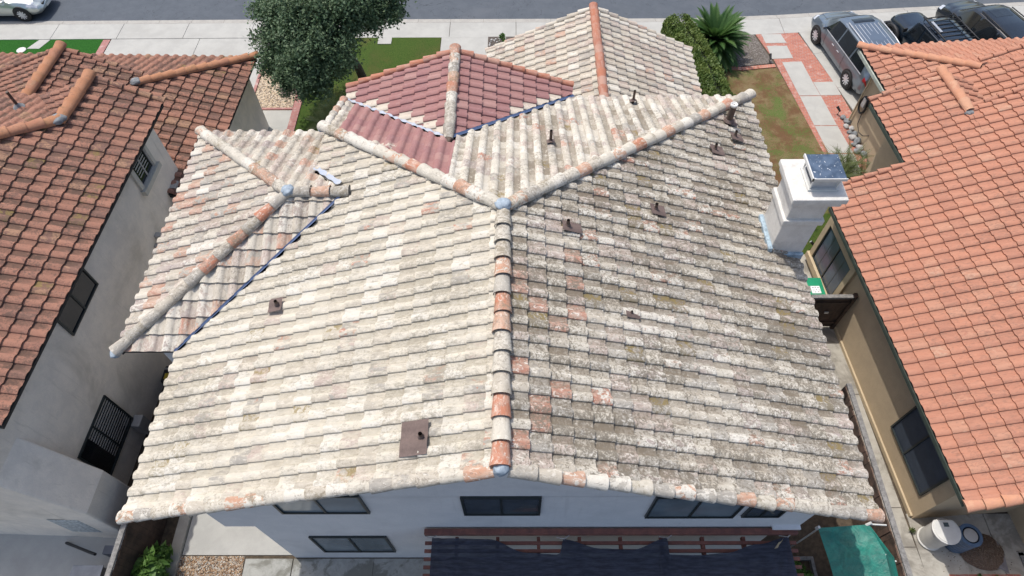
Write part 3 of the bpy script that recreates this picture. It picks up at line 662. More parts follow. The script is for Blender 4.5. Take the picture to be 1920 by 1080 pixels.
# chimney
ch=MB().box(5.9,6.68,9.25,10.15,-.05,7.3).box(5.84,6.74,9.19,10.21,6.62,6.78).box(5.80,6.85,9.14,10.26,7.3,7.42).box(5.76,6.92,9.1,10.31,7.42,7.56)
m,nt,b=newmat('slate_blue_lid');co=objco(nt)
col=mix(nt,ss(nt,noise_(nt,co,5,5,.6),.35,.65),(.035,.06,.10),(.075,.11,.165));col=mix(nt,ss(nt,noise_(nt,co,22,2,.5),.66,.70,0,.9),col,(.6,.62,.64))
L(nt,col,b.inputs['Base Color']);b.inputs['Roughness'].default_value=.45;M_lid=m
chm=ch.build('chimney',M_white,H,bevel=.02)
def sub(mb,name,mat,par,**k):
    o=mb.build(name,mat,None,**k);o.parent=par;return o
s=MB()
x0,x1,y0,y1=6.14,6.72,9.38,9.98;z0=7.58
s.box(x0-.03,x1+.03,y0-.03,y1+.03,z0-.02,z0+.025)
for a,b in((x0,y0),(x1-.03,y0),(x0,y1-.03),(x1-.03,y1-.03)):s.box(a,a+.03,b,b+.03,z0,z0+.36)
s.box(x0+.0,x1,y0+.004,y0+.016,z0+.24,z0+.36).box(x0+.004,x0+.016,y0+.03,y1-.03,z0+.0,z0+.12)
sub(s,'spark_arrestor',M_plw,chm)
sub(MB().box(x0+.04,x1-.04,y0+.04,y1-.04,z0+.0,z0+.30),'flue',M_alu,chm)
sub(MB().box(x0-.05,x1+.05,y0-.05,y1+.05,z0+.36,z0+.385),'chimney_lid',M_lid,chm)
sub(MB().box(x0-.07,x0-.04,y0-.07,y1+.07,z0+.32,z0+.39).box(x0-.07,x1+.07,y0-.07,y0-.05,z0+.32,z0+.39),'lid_edge',M_plw,chm)
fb=MB()
fb.box(5.80,5.905,9.15,10.2,5.60,5.85).box(5.84,6.70,9.17,9.255,5.36,5.60)
sub(fb,'base_flashing',plain('pale_blue_sealant',(.38,.49,.56),.6,var=.25,scale=9,bmp=.4),chm,bevel=.02)
# vent pipes
def zR(x):return ZR-k2*(x-RX)
def zF(y):return ZR-kf*(y-RE)
def vent(x,y,z,h,down,size=(.33,.42),r=.035,cap=False,label=None,pal=M_pipe,offx=.12,k=.37):
    mb=MB();mb.tube([(x,y,z-.05),(x,y,z+h)],r,12,False).tube([(x,y,z+h-.004),(x,y,z-.02)],r*.78,12,False)
    o=mb.build('vent_pipe',pal,H)
    d=Vector(down)
    a=Vector((-d.y,d.x,0))
    # flashing formed over one barrel and its pans, falling with the slope
    g=MB();n=10;vs=[]
    V=Vector((d.x,d.y,-k)).normalized()
    for j in range(6):
        for i in range(n+1):
            t=i/n;hh=.125+.022*math.sin(t*size[0]/.327*math.pi*2)
            q=Vector((x,y,z))+a*(t-.5)*size[0]+V*(-.12+j/5*size[1])
            vs.append((q.x,q.y,q.z+hh+.005))
    fs=[(j*(n+1)+i,j*(n+1)+i+1,(j+1)*(n+1)+i+1,(j+1)*(n+1)+i) for j in range(5) for i in range(n)]
    q=g.add(vs,fs).build('flashing',M_brown,None,True);q.parent=o
    c=MB().lathe([(r*1.7,-.0),(r*1.4,.04),(r*1.05,.07)],14,(x,y,z+.13)).build('pipe_collar',M_brown,None,True);c.parent=o
    if cap:
        c=MB().lathe([(r*.2,.0),(r*.8,.0),(r*.85,.02),(r*1.12,.02),(r*1.12,-.05),(r*.98,-.05)],20,(x,y,z+h)).build('pipe_cap',M_plw,None,True);c.parent=o
    return o
for (x,y,sz) in[(1.03,8.39,(.26,.42)),(3.06,9.48,(.3,.36)),(5.0,12.09,(.32,.38)),(5.72,12.85,(.28,.36))]:
    vent(x,y,zR(x),.30,(1,0),sz,k=k2)
vent(5.66,13.42,zR(5.66),.66,(1,0),(.3,.35),r=.085,cap=True,k=k2)
vent(2.2,6.62,zR(2.2)-.06,.04,(1,0),(.2,.3),r=.02,k=k2)
vent(.82,11.66,zF(11.66),.46,(0,1),(.2,.22),k=kf)
vent(3.25,14.46,zF(14.46),.46,(0,1),(.2,.22),k=kf)
vent(-1.58,3.95,zL(-1.58),.26,(-1,0),(.60,.50),k=k1)
vent(-5.02,7.34,zL(-5.02),.26,(-1,0),(.33,.33),k=k1)

# ================================================================== LEFT NEIGHBOUR
def rot(x,y,a,o=(0,0)):
    c,s=math.cos(a),math.sin(a);return (o[0]+x*c-y*s,o[1]+x*s+y*c)
N1=W(empty('house',(-13,10,0),'two-storey pale stucco house at the left under dark rust-brown barrel tiles','house'))
aL=R(-1.8);ux=(math.cos(aL),math.sin(aL))   # local +x ; local +y=(−sin,cos)
OL=(-10.31,9.0)
def Lp(x,y):return rot(x,y,aL,OL)
def L3(x,y,z):p=Lp(x,y);return (p[0],p[1],z)
upL=(-ux[0],-ux[1]);KL=.37
# upper right-facing slope: local x=0 eave, z 5.4
E_=L3(0,-3.95,5.4)
RP=(-1.78,6.05);RQ=(-1.86,4.2)   # small gable ridge (local)
UP=[Lp(0,-3.95),Lp(0,5.85),Lp(-1.8,6.0),Lp(-1.86,4.2),Lp(-7.2,-1.1),Lp(-7.2,-3.95)]
tile_slope(N1,E_,upL,KL,[[UP[0],UP[1],UP[2],UP[3]],[UP[0],UP[3],UP[4],UP[5]]],TLH,flip=True,seed=51,w=.34,e=.37,label='weathered slope with dark pans')
# front-facing main slope (upper)
zq=5.4+KL*1.86
fy=(math.sin(aL),-math.cos(aL)) # uphill = -localy
def eF(x,y,z):return L3(x,y,z)
tile_slope(N1,L3(-1.86,4.2+ (zq-5.4)/KL,5.4),fy,KL,[[Lp(-1.86,4.2),Lp(-3.7,6.05),Lp(-12,6.05),Lp(-12,-1.1),Lp(-7.2,-1.1)]],TLH,flip=False,seed=52,w=.34,e=.37)
tile_slope(N1,L3(-3.72,6.06,5.4),ux,KL,[[Lp(-1.8,6.03),Lp(-3.7,6.05),Lp(-1.86,4.2)]],TLH,flip=False,seed=53,w=.34,e=.37)
cap_run(N1,L3(-1.8,6.1,zq),L3(-1.86,4.15,zq),TCL,r=.17,seed=54,lift=.07,pick=lambda i,a:.2)
cap_run(N1,L3(-1.86,4.2,zq+.01),L3(-7.2,-1.1,zq+KL*5.32),TCL,r=.165,seed=55,name='hip_cap',lift=.07)
blob(N1,L3(-1.86,4.18,zq+.16),(.2,.2,.1),M_stone,seed=3)
cap_run(N1,L3(0,5.92,5.39),L3(-1.75,6.07,zq-.02),TLH,r=.09,seed=56,name='rake_tile',lift=.02)
# rear portion of roof ends against the chimney
# lower front roof
EX=.47;LZ=2.9
lowpoly=[[Lp(EX,11.3),Lp(-2.35,8.48),Lp(-2.45,8.85),Lp(-4.8,8.95),Lp(-4.8,5.0),Lp(EX,5.0)],[Lp(EX,5.0),Lp(-.4,5.0),Lp(-.4,3.6),Lp(EX,3.6)]]
lowpoly=[[Lp(EX,11.3),Lp(-2.35,8.48),Lp(-2.35,4.35),Lp(EX,4.35)],[Lp(-2.35,8.85),Lp(-4.7,9.0),Lp(-4.7,5.6),Lp(-2.35,5.6)]]
tile_slope(N1,L3(EX,4.35,LZ),upL,KL,lowpoly,TLH,flip=True,seed=57,w=.34,e=.37,label='lower slope over the garage')
tile_slope(N1,L3(EX,11.3,LZ),fy,KL,[[Lp(EX,11.3),Lp(-2.35,8.48),Lp(-12,8.48),Lp(-12,11.3)]],TLH,flip=False,seed=58,w=.34,e=.37)
rz=LZ+KL*(EX+4.7)
tile_slope(N1,L3(-9.9,9.0,LZ),ux,KL,[[Lp(-4.7,9.0),Lp(-8.0,9.1),Lp(-8,6.06),Lp(-4.7,6.06)]],TLH,flip=False,seed=59,w=.34,e=.37)
cap_run(N1,L3(EX+.03,11.35,LZ),L3(-2.4,8.45,LZ+KL*2.85),TCL,r=.15,seed=60,name='hip_cap',lift=.06,pick=lambda i,a:.2+a*.5)
cap_run(N1,L3(-4.7,9.15,rz),L3(-4.7,6.4,rz),TCL,r=.17,seed=61,lift=.07)
cap_run(N1,L3(-2.4,8.9,LZ+KL*2.87),L3(-4.6,9.05,rz-.03),TLH,r=.09,seed=62,name='rake_tile',lift=.03)
cap_run(N1,L3(-8,9.1,rz-KL*3.3),L3(-4.8,9.05,rz-.03),TLH,r=.09,seed=63,name='rake_tile',lift=.03)
blob(N1,L3(-2.42,8.42,LZ+KL*2.87+.12),(.16,.16,.09),M_stone,seed=5)
# walls
wl=MB()
def PR(mb,pts,z0,z1):return mb.prism([Lp(*p) for p in pts],z0,z1)
PR(wl,[(-.36,-4.85),(-.36,5.35),(-11,5.35),(-11,-4.85)],-.05,5.25)
PR(wl,[(.1,4.0),(.1,10.9),(-11.5,10.9),(-11.5,4.0)],-.05,2.78)
w1=wl.build('wall',M_wallL,N1)
# chimney breast with sloped shoulder
c=MB();pts=[(.38,-.05),(.38,2.34),(-.52,4.95),(-.52,-.05)]
vs=[L3(x,-4.86,z) for x,z in pts]+[L3(x,-3.8,z) for x,z in pts]
c.add(vs,[(0,1,2,3),(7,6,5,4),(0,4,5,1),(1,5,6,2),(2,6,7,3),(3,7,4,0)])
c.build('chimney_breast',M_wallL,N1,bevel=.05)
PM=Matrix.Translation(L3(-.95,-4.862,.6))@Matrix.Rotation(aL,4,'Z')
pp=MB();g=10;vs=[(x_/g*.8,-.012-.012*abs(mnoise.noise(Vector((x_*.9,z_*.9,3)))) if 0<x_<g and 0<z_<g else .0,z_/g*1.15+.05*mnoise.noise(Vector((x_*.5,z_,1)))) for z_ in range(g+1) for x_ in range(g+1)]
pp.add([PM@Vector(v) for v in vs],[(j*(g+1)+i,j*(g+1)+i+1,(j+1)*(g+1)+i+1,(j+1)*(g+1)+i) for j in range(g) for i in range(g)]).build('rough_patch',plain('rough_plaster',(.60,.62,.60),.95,var=.3,scale=14,bmp=1,bscale=22),N1)
ML=Matrix.Translation(L3(-.36,0,0))@Matrix.Rotation(R(90)+aL,4,'Z')
# local: x along +localY, y outward negative => facing +X
def wl_(y,z):return ML@Matrix.Translation((y,0,z))
window(N1,wl_(3.62,4.28),.86,.76,M_glassd,frame=M_plg,mull=(.5,),trim=(.13,M_cream),blinds=((.15,.85),.8),label='upper window with cream surround and blinds')
window(N1,wl_(-1.2,4.28),1.52,.80,M_glassd,label='upper slider window with black frame')
window(N1,wl_(-3.55,.88),1.68,1.50,M_glassd,blinds=((.32,.97),.92),label='tall lower window with pale blinds')
# meter boxes on that wall
for y,z,s in((4.55,2.9,.3),(2.85,2.85,.16),(2.6,2.7,.14)):
    MB().box(y,y+s,-.18,0,z,z+s*1.2,ML).build('wall_box',M_plg,N1,bevel=.01)
mb=MB().box(-2.1,-1.75,-.26,0,.25,.85,ML);mb.build('wall_box',M_plg,N1,bevel=.02)
vp=MB().tube([L3(-3.6,5.1,5.6),L3(-3.6,5.1,6.35)],.04,10);vp.build('vent_pipe',M_pipe,N1)
MB().lathe([(.16,0),(.1,.06),(.045,.12)],14,L3(-3.6,5.1,5.83)).build('pipe_collar',M_stone,N1,True)
MB().prism([Lp(.11,4.4),Lp(.16,4.4),Lp(.16,10.8),Lp(.11,10.8)],2.55,2.75).build('fascia',M_cream,N1)

# ================================================================== RIGHT NEIGHBOUR
N2=W(empty('house',(14,9,0),'single-storey tan stucco house at the right under bright salmon barrel tiles','house'))
aR=R(4.0);rx=(math.cos(aR),math.sin(aR));OR=(9.98,4.13)
def Rp(x,y):return rot(x,y,aR,OR)
def R3(x,y,z):p=Rp(x,y);return (p[0],p[1],z)
KR=.365;upR=rx;fR=(math.sin(aR),-math.cos(aR))
# A/B slope: eave local x=0 , z=3
PA=[[Rp(0,0),Rp(0,8.8),Rp(.42,9.42),Rp(2.2,9.5),Rp(8,9.5),Rp(8,0)],[Rp(2.2,9.5),Rp(2.2,12.35),Rp(4.25,12.6),Rp(4.28,11.0),Rp(8,11.2),Rp(8,9.5)]]
PA=[PA[0],[Rp(2.2,9.5),Rp(2.2,12.35),Rp(4.25,12.6),Rp(4.28,9.5)],[Rp(4.28,9.5),Rp(4.28,11.0),Rp(8,11.25),Rp(8,9.5)]]
tile_slope(N2,R3(0,-.02,3.0),upR,KR,PA,TRH,flip=False,seed=71,w=.318,e=.37,label='clean salmon tiled slope')
tile_slope(N2,R3(8.56,0,3.0),(-rx[0],-rx[1]),KR,[[Rp(4.28,11.0),Rp(4.25,12.6),Rp(5.35,12.55),Rp(5.35,11.0)]],TRH,flip=True,seed=72,w=.318,e=.37,label='small return facet')
cap_run(N2,R3(4.25,12.75,3.0+KR*4.27),R3(4.28,10.85,3.0+KR*4.27),TCR,r=.15,seed=73,lift=.05)
blob(N2,R3(4.28,10.8,3+KR*4.3),(.14,.14,.08),M_stone,seed=6)
cap_run(N2,R3(2.2,12.42,3.0+KR*2.2),R3(4.15,12.66,3.0+KR*4.15),TRH,r=.08,seed=74,name='rake_tile',lift=.02)
cap_run(N2,R3(4.4,11.02,3.0+KR*4.25),R3(8,11.25,3.0+KR*8),TRH,r=.08,seed=75,name='rake_tile',lift=.05)
cap_run(N2,R3(.42,9.47,3.0+KR*.42),R3(2.2,9.56,3.0+KR*2.2),TRH,r=.08,seed=76,name='rake_tile',lift=.02)
cap_run(N2,R3(-.02,-.04,3.0),R3(8,-.04,3+KR*8),TCR,r=.125,seed=77,name='rake_tile',drop=.04,lift=.03,e=.37)
# lower front roof C
def CC(x,y):return Rp(x,y)
cx0=3.65;cy1=16.15
FR=True
tile_slope(N2,R3(cx0,12.0,3.0),upR,KR,[[Rp(cx0,11.0),Rp(cx0,cy1),Rp(cx0+2.6,cy1-2.6),Rp(cx0+2.6,11)],[Rp(cx0+2.6,11),Rp(cx0+2.6,cy1-2.6),Rp(9.5,cy1-2.6),Rp(9.5,11.0)]],TRH,flip=False,seed=78,w=.318,e=.37,label='lower front slope')
tile_slope(N2,R3(cx0,cy1,3.0),fR,KR,[[Rp(cx0,cy1),Rp(cx0+2.6,cy1-2.6),Rp(12,cy1-2.6),Rp(12,cy1)]],TRH,flip=False,seed=79,w=.318,e=.37,label='street-facing slope')
cap_run(N2,R3(cx0-.03,cy1+.04,3.0),R3(cx0+2.62,cy1-2.62,3+KR*2.6),TCR,r=.14,seed=80,name='hip_cap',lift=.05)
cap_run(N2,R3(cx0+2.7,cy1-2.35,3+KR*2.7+.02),R3(9.5,cy1-2.3,3+KR*5.8),TRH,r=.08,seed=81,name='rake_tile',lift=.04)
wr=MB()
def PRr(mb,pts,z0,z1):return mb.prism([Rp(*p) for p in pts],z0,z1)
PRr(wr,[(.48,.45),(.48,9.0),(3.1,9.0),(3.1,11.9),(4.3,11.9),(4.3,15.6),(11,15.6),(11,.45)],-.05,2.98)
PRr(wr,[(2.75,9.0),(2.75,9.3),(9,9.3),(9,9.0)],2.9,3.7)
PRr(wr,[(3.1,-3.5),(3.1,.46),(8,.46),(8,-3.5)],-.05,2.8)
wr.build('wall',M_tan,N2)
# gable end wall under the rear rake
g=[R3(.48,.45,2.97),R3(8,.45,2.97),R3(8,.45,3+KR*8-.2),R3(.48,.45,3.0)];g2=[R3(.48,.65,2.97),R3(8,.65,2.97),R3(8,.65,3+KR*8-.2),R3(.48,.65,3.0)]
MB().add(g+g2,[(0,1,2,3),(7,6,5,4),(0,4,5,1),(1,5,6,2),(2,6,7,3)]).build('gable_wall',M_tan,N2)
gt=MB()
for a,b,x,z in((.0,8.8,-.02,2.86),(9.5,12.3,2.18,3.66),(12.4,16.1,cx0-.07,2.86)):
    pts=[(x,a),(x+.05,a),(x+.05,b),(x,b)];gt=MB().prism([Rp(*p) for p in pts],z,z+.12)
    gt.build('gutter',M_gutter if x>3 else M_eave,N2)
PRr(MB(),[(.42,.5),(.475,.5),(.475,8.9),(.42,8.9)],-.02,.12).build('wall_base_strip',M_tantrim,N2)
MR=Matrix.Translation(R3(.48,0,0))@Matrix.Rotation(R(-90)+aR,4,'Z')
def wr_(y,z):return MR@Matrix.Translation((-y,0,z))
window(N2,wr_(2.72,.80),1.9,1.62,M_screen,label='dark screened slider window',mull=(.42,))
window(N2,wr_(8.85,.42),1.7,1.6,M_glassblue,mull=(.5,),grid=True,trim=(.2,M_tantrim),label='gridded window in a thick tan surround')
MR2=Matrix.Translation(R3(4.3,0,0))@Matrix.Rotation(R(-90)+aR,4,'Z')
MB().tube([R3(4.22,15.5,0),R3(4.22,15.5,2.9)],.035,8).build('downspout',M_tantrim,N2)
for k_,(p,m) in DECKS.items(): m.build('roof_deck',M_under,p)

# ================================================================== REAR YARD OBJECTS
# pergola
P=W(empty('pergola',(2,3,0),'red-brown timber pergola with slatted top against the grey rear wall','pergola'))
MB().box(-2.05,6.08,3.50,3.62,2.93,3.08).build('ledger_beam',M_redwood,P,bevel=.006)
for i in range(9):
    x=-1.35+i*.9;MB().box(x-.035,x+.035,-1.5,3.5,2.70,2.84).build('rafter',M_redwood,P)
for i in range(28):
    y=3.36-i*.165;MB().box(-2.04,6.06,y-.035,y+.035,2.842,2.90).build('slat',M_redwood,P)
for x in(-1.7,2,5.8):
    MB().box(x-.07,x+.07,-1.3,-1.16,0,2.70).build('post',M_redwood,P)
MB().box(-2,6,-1.32,-1.18,2.55,2.699).build('beam',M_redwood,P)
# shade cloths tied over the slats
m,nt,b=newmat('shade_cloth');co=objco(nt)
n=noise_(nt,scaled(nt,co,(1,6,1)),3,5,.7);L(nt,mix(nt,ss(nt,n,.35,.7),(.014,.017,.029),(.04,.046,.07)),b.inputs['Base Color'])
b.inputs['Roughness'].default_value=.8
tr=nt.nodes.new('ShaderNodeBsdfTransparent');ms=nt.nodes.new('ShaderNodeMixShader')
w=nt.nodes.new('ShaderNodeTexWave');w.inputs['Scale'].default_value=0
L(nt,ss(nt,noise_(nt,co,2.2,3,.5),.35,.7,.04,.09),ms.inputs[0]);L(nt,b.outputs[0],ms.inputs[1]);L(nt,tr.outputs[0],ms.inputs[2]);L(nt,ms.outputs[0],nt.nodes['Material Output'].inputs[0])
M_shade=m
def cloth(name,x0,x1,ytop,label,seed,sag=.28,z=2.96,ybot=-1.6):
    nx,ny=70,70;vs=[];fs=[]
    for j in range(ny+1):
        for i in range(nx+1):
            s=i/nx;t=j/ny
            yt=ytop(s);y=yt+(ybot-yt)*t;x=x0+(x1-x0)*s
            zz=z+.012*abs(mnoise.noise(Vector((x*1.3,y*1.3,seed))))+.02*mnoise.noise(Vector((x*.9+y*2.4,y*.6-x,seed+4)))+.012*mnoise.noise(Vector((x*2.2-y*3,(y+x)*1.1,seed)))+.006*mnoise.noise(Vector((x*9,y*5,seed)))
            cr=0
            for cxx in(x0,x1):
                ang=math.atan2(x-cxx,ytop(0 if cxx==x0 else 1)-y+.05);d=math.hypot(x-cxx,y-ytop(0))
                cr+=.022*math.sin(ang*26+seed)*math.exp(-d*.9)
            vs.append((x,y,zz+cr+.02))
    for j in range(ny):
        for i in range(nx):
            a=j*(nx+1)+i;fs.append((a,a+1,a+nx+2,a+nx+1))
    o=MB().add(vs,fs).build(name,M_shade,None,True);tag(o,label,'shade cloth','shade cloths over the pergola')
    return o
def curve(pts):
    def f(s):
        for (a,ya),(b,yb) in zip(pts,pts[1:]):
            if s<=b:
                t=(s-a)/(b-a);t=t*t*(3-2*t);return ya+(yb-ya)*t
        return pts[-1][1]
    return f
cloth('shade_cloth',-1.88,3.25,curve([(0,3.44),(.24,3.42),(.40,3.14),(.54,3.10),(.555,3.42),(.72,3.22),(.85,3.2),(1,3.44)]),'dark navy shade cloth with scalloped edge over the left part of the pergola',1)
cloth('shade_cloth',3.02,5.88,curve([(0,3.1),(.3,3.08),(.5,3.12),(.75,3.3),(1,3.45)]),'dark navy shade cloth over the right end of the pergola, beside the green tarp',5,z=2.99)
for x,y in[(-1.88,3.44),(1.0,3.42),(3.25,3.43),(5.86,3.45)]:
    o=MB().tube([(x-.16,y+.05,2.93),(x,y,3.0),(x+.12,y+.09,2.95)],.014,6).build('tie_cord',M_plg);tag(o,{-1.88:'cord tie at the outer left corner of the navy cloth',1.0:'cord tie at the pointed middle edge of the navy cloth',3.25:'cord tie where the two navy cloths meet',5.86:'cord tie at the outer right corner of the navy cloth'}[x],'cord','cords tying the shade cloths')
# dried leaf on cloth
o=MB().add([(5.62,3.28,3.04),(5.76,3.44,3.05),(5.7,3.36,3.055),(5.62,3.33,3.045),(5.5,3.2,3.04),(5.58,3.22,3.05)],[(0,1,2),(0,2,3),(0,3,4,5)]).build('dead_leaf',plain('dead_leaf',(.42,.33,.2),.9));tag(o,'dry tan leaf lying on the right navy shade cloth','leaf')
# green tarp canopy
m,nt,b=newmat('green_tarp');co=objco(nt)
n=noise_(nt,co,2.5,6,.7,1.0);L(nt,mix(nt,ss(nt,n,.35,.7),(.004,.105,.08),(.012,.19,.14)),b.inputs['Base Color']);b.inputs['Roughness'].default_value=.5
bump(nt,b,noise_(nt,co,6,5,.65,1.5),.5,.04);M_tarp=m
C0=W(empty('canopy',(7.8,3,0),'dark green tarp canopy stretched over poles beside the wooden fence','canopy'))
A_=(7.03,3.90,1.95);B_=(8.22,3.97,1.98);K_=(8.28,3.28,2.22);D_=(8.62,3.26,1.9);G_=(7.12,3.2,1.88);vs=[];fs=[]
def patch(mb,a,b,c,d,n=18,amp=.02,seed=0):
    a,b,c,d=map(Vector,(a,b,c,d));vs=[]
    for j in range(n+1):
        for i in range(n+1):
            s=i/n;t=j/n;p=(a*(1-s)+b*s)*(1-t)+(d*(1-s)+c*s)*t
            e=min(s,1-s,t,1-t)*4
            p.z+=amp*min(1,e)*(mnoise.noise(p*3+Vector((0,0,seed)))*1.2+.5*mnoise.noise(p*9))-.05*math.sin(math.pi*s)*math.sin(math.pi*t)
            vs.append(p)
    mb.add(vs,[(j*(n+1)+i,j*(n+1)+i+1,(j+1)*(n+1)+i+1,(j+1)*(n+1)+i) for j in range(n) for i in range(n)])
tp=MB()
patch(tp,A_,B_,K_,G_,amp=.05);patch(tp,B_,(8.24,3.96,1.98),D_,K_,seed=2)
S1=(7.25,1.9,1.7);S2=(8.3,1.8,2.0);S3=(8.66,1.8,1.6)
patch(tp,G_,K_,S2,S1,amp=.05,seed=4);patch(tp,K_,D_,S3,S2,seed=6)
patch(tp,(8.24,3.96,1.98),(8.25,3.9,1.3),(8.7,3.26,1.25),D_,seed=8)
tp.build('tarp',M_tarp,C0,True)
for p in (A_,B_,K_,(8.64,3.2,1.9)):
    MB().tube([(p[0],p[1]-.02,0),(p[0],p[1]-.02,p[2]-.01)],.018,8).build('pole',M_plw,C0)
MB().tube([(8.2,3.98,1.98),(8.62,3.95,2.0)],.02,8).build('frame_tube',M_plw,C0)
MB().tube([(7.0,3.9,1.92),(7.03,3.9,2.03)],.035,8).build('corner_fitting',M_plw,C0)
MB().tube([(8.17,3.96,1.95),(8.26,3.99,2.06)],.035,8).build('corner_fitting',M_plw,C0)
# raised planter with vines
PL=W(empty('planter_box',(6.9,3.2,0),'grey timber planter box between the pergola and the green tarp','planter'))
pb=MB();pb.box(6.35,7.35,3.48,3.56,0,.55).box(6.35,6.43,1.2,3.48,0,.55).box(7.27,7.35,1.2,3.48,0,.55)
pb.build('frame',M_wood,PL);MB().box(6.43,7.27,1.2,3.48,0,.42).build('soil',M_soil,PL)

def leafcloud(name,blobs,n,size,mat,parent=None,seed=1,flat=.3,lump=1.0,shell=.55,aspect=1.7):
    rr=random.Random(seed);vs=[];fs=[];cols=[]
    tot=sum(b[3]**2 for b in blobs)
    for (x,y,z,r,*sq) in blobs:
        q=sq[0] if sq else 1
        m=int(n*r*r/tot)
        # lumps on the surface of each blob
        lumps=[]
        for i in range(max(5,int(26*lump*r))):
            d=Vector((rr.gauss(0,1),rr.gauss(0,1),rr.gauss(0,1)))
            if d.length<.01:continue
            d.normalize();lumps.append((d,rr.uniform(.75,1.08),rr.uniform(.14,.34),rr.random()))
        for i in range(m):
            d,rad,sp,tone=rr.choice(lumps)
            p=d*rad*r*(rr.random()**.25 if rr.random()<shell else rr.uniform(.3,1))
            p=p+Vector((rr.gauss(0,1),rr.gauss(0,1),rr.gauss(0,1)))*sp*r*.6
            p=Vector((x+p.x,y+p.y,z+p.z*q))
            nrm=Vector((rr.gauss(0,1),rr.gauss(0,1),rr.gauss(0,1)+.9)).normalized()
            a=nrm.orthogonal().normalized();a=Matrix.Rotation(rr.uniform(0,6.28),3,nrm)@a;b=nrm.cross(a)
            s=size*rr.uniform(.6,1.3);k=len(vs)
            vs+= [p-a*s*aspect*.5,p+b*s*.5+nrm*s*.1,p+a*s*aspect*.5,p-b*s*.5+nrm*s*.1]
            fs.append((k,k+1,k+2,k+3));c=min(1,max(0,tone*.5+rr.random()*.5));cols+=[c,c,c,1]*4
    me=bpy.data.meshes.new(name);me.from_pydata([tuple(v) for v in vs],[],fs);me.update()
    at=me.color_attributes.new('tc','FLOAT_COLOR','POINT');at.data.foreach_set('color',cols)
    return link(name,me,mat,parent)
leafcloud('vine',[(6.75,3.2,.7,.33,.6),(6.95,2.9,.65,.35,.6),(6.8,2.5,.7,.4,.5),(7.0,2.1,.7,.4,.5)],1500,.09,M_shrub,None,3)
o=bpy.data.objects['vine'];tag(o,'dark green vine growing in the grey timber planter box','vine')
# fences
F1=W(empty('fence',(8.68,3,0),'weathered wooden board fence with flat top rail beside the green tarp','fence'))
bb=MB();rr=random.Random(3)
y=-2.0
while y<7.6:
    h=1.72+rr.uniform(-.02,.01);bb.box(8.83+rr.uniform(-.012,.012),8.86,y,y+.135,0,h);y+=.14
bb.build('boards',plain('fence_boards',(.17,.105,.075),.9,var=.3,scale=3.5,c2=(.05,.038,.03),bmp=.4),F1)
MB().box(8.86,8.99,-2,7.7,1.73,1.78).build('top_rail',M_wood,F1)
for i in range(5):MB().box(8.865,8.955,-1.2+i*2.2,-1.11+i*2.2,0,1.73).build('post',M_wood,F1)
F2=W(empty('fence',(-9.5,3,0),'grey-topped wooden fence beside the leafy shrub at the lower left','fence'))
bb=MB();y=-2
while y<9.5:
    bb.box(-9.40,-9.375,y,y+.135,0,1.72+rr.uniform(-.02,.0));y+=.14
bb.build('boards',plain('dark_boards',(.075,.045,.03),.9,var=.3,scale=3.5,bmp=.4),F2)
MB().box(-9.52,-9.40,-2,9.5,1.73,1.78).build('top_rail',M_wood,F2)
for i in range(5):MB().box(-9.5,-9.41,-1+i*2.2,-.91+i*2.2,0,1.73).build('post',M_wood,F2)
GT=W(empty('gate',(9.25,10.5,0),'dark brown board gate between the two houses below the chimney','gate'))
bb=MB()
for i in range(9):bb.box(8.68+i*.135,8.81+i*.135,10.50,10.525,.06,1.72)
bb.build('boards',M_bwood,GT)
MB().box(8.64,9.93,10.44,10.56,1.72,1.80).build('top_rail',M_wood,GT,bevel=.005)
MB().box(8.68,9.9,10.46,10.499,.3,.4).box(8.68,9.9,10.46,10.499,1.4,1.5).build('rail',M_bwood,GT)
MB().box(9.86,9.96,10.43,10.57,0,1.86).build('post',M_bwood,GT)
MB().box(9.3,9.42,10.42,10.455,.95,1.02).build('latch',M_alu,GT)
# bins and barrels
def wheeled_bin():
    B=W(empty('wheeled_bin',(9.2,11.35,0),'green wheeled bin with a white label on its lid behind the dark gate','bin'))
    MB().add([(9.0,11.1,.05),(9.4,11.1,.05),(9.4,11.55,.05),(9.0,11.55,.05),(8.94,11.05,1.0),(9.46,11.05,1.0),(9.46,11.65,1.0),(8.94,11.65,1.0)],[(0,3,2,1),(4,5,6,7),(0,1,5,4),(1,2,6,5),(2,3,7,6),(3,0,4,7)]).build('body',M_green,B,bevel=.03)
    MB().box(8.91,9.49,11.02,11.68,1.0,1.06).build('lid',M_green,B,bevel=.025)
    g=MB().box(9.08,9.36,11.09,11.36,1.06,1.063).build('label',M_label,B)
    s=MB()
    for a,b,w_ in((9.12,11.29,.05),(9.2,11.30,.04),(9.28,11.29,.05),(9.14,11.2,.03),(9.22,11.22,.03),(9.3,11.2,.03),(9.17,11.13,.03),(9.27,11.14,.03)):s.box(a,a+w_,b,b+.018,1.063,1.065)
    s.build('mark',M_dark,B)
    for x in(8.98,9.42):MB().tube([(x-.03,11.6,.12),(x+.03,11.6,.12)],.12,14).build('wheel',M_tyre,B)
wheeled_bin()
WB=W(empty('waste_bin',(10.68,4.1,0),'large white round bin with flat-edged lid at the tan house corner','bin'))
MB().lathe([(.0,.0),(.27,.0),(.30,.03),(.30,.07),(.275,.09),(.29,.4),(.31,.85),(.3,.86),(.28,.8)],36,(10.68,4.1,0)).build('body',M_plw,WB,True,auto=.6)
pts=[]
for k in range(40):
    w=2*math.pi*k/40;x=math.cos(w)*.345;y=min(.26,math.sin(w)*.345);pts.append((10.68+x,4.1+y))
MB().prism(pts,.86,.90).build('lid',M_plw,WB,bevel=.018)
pts2=[(10.68+(a-10.68)*.9,4.1+(b-4.1)*.9) for a,b in pts];MB().prism(pts2,.90,.915).build('lid_panel',M_plw,WB,bevel=.01)
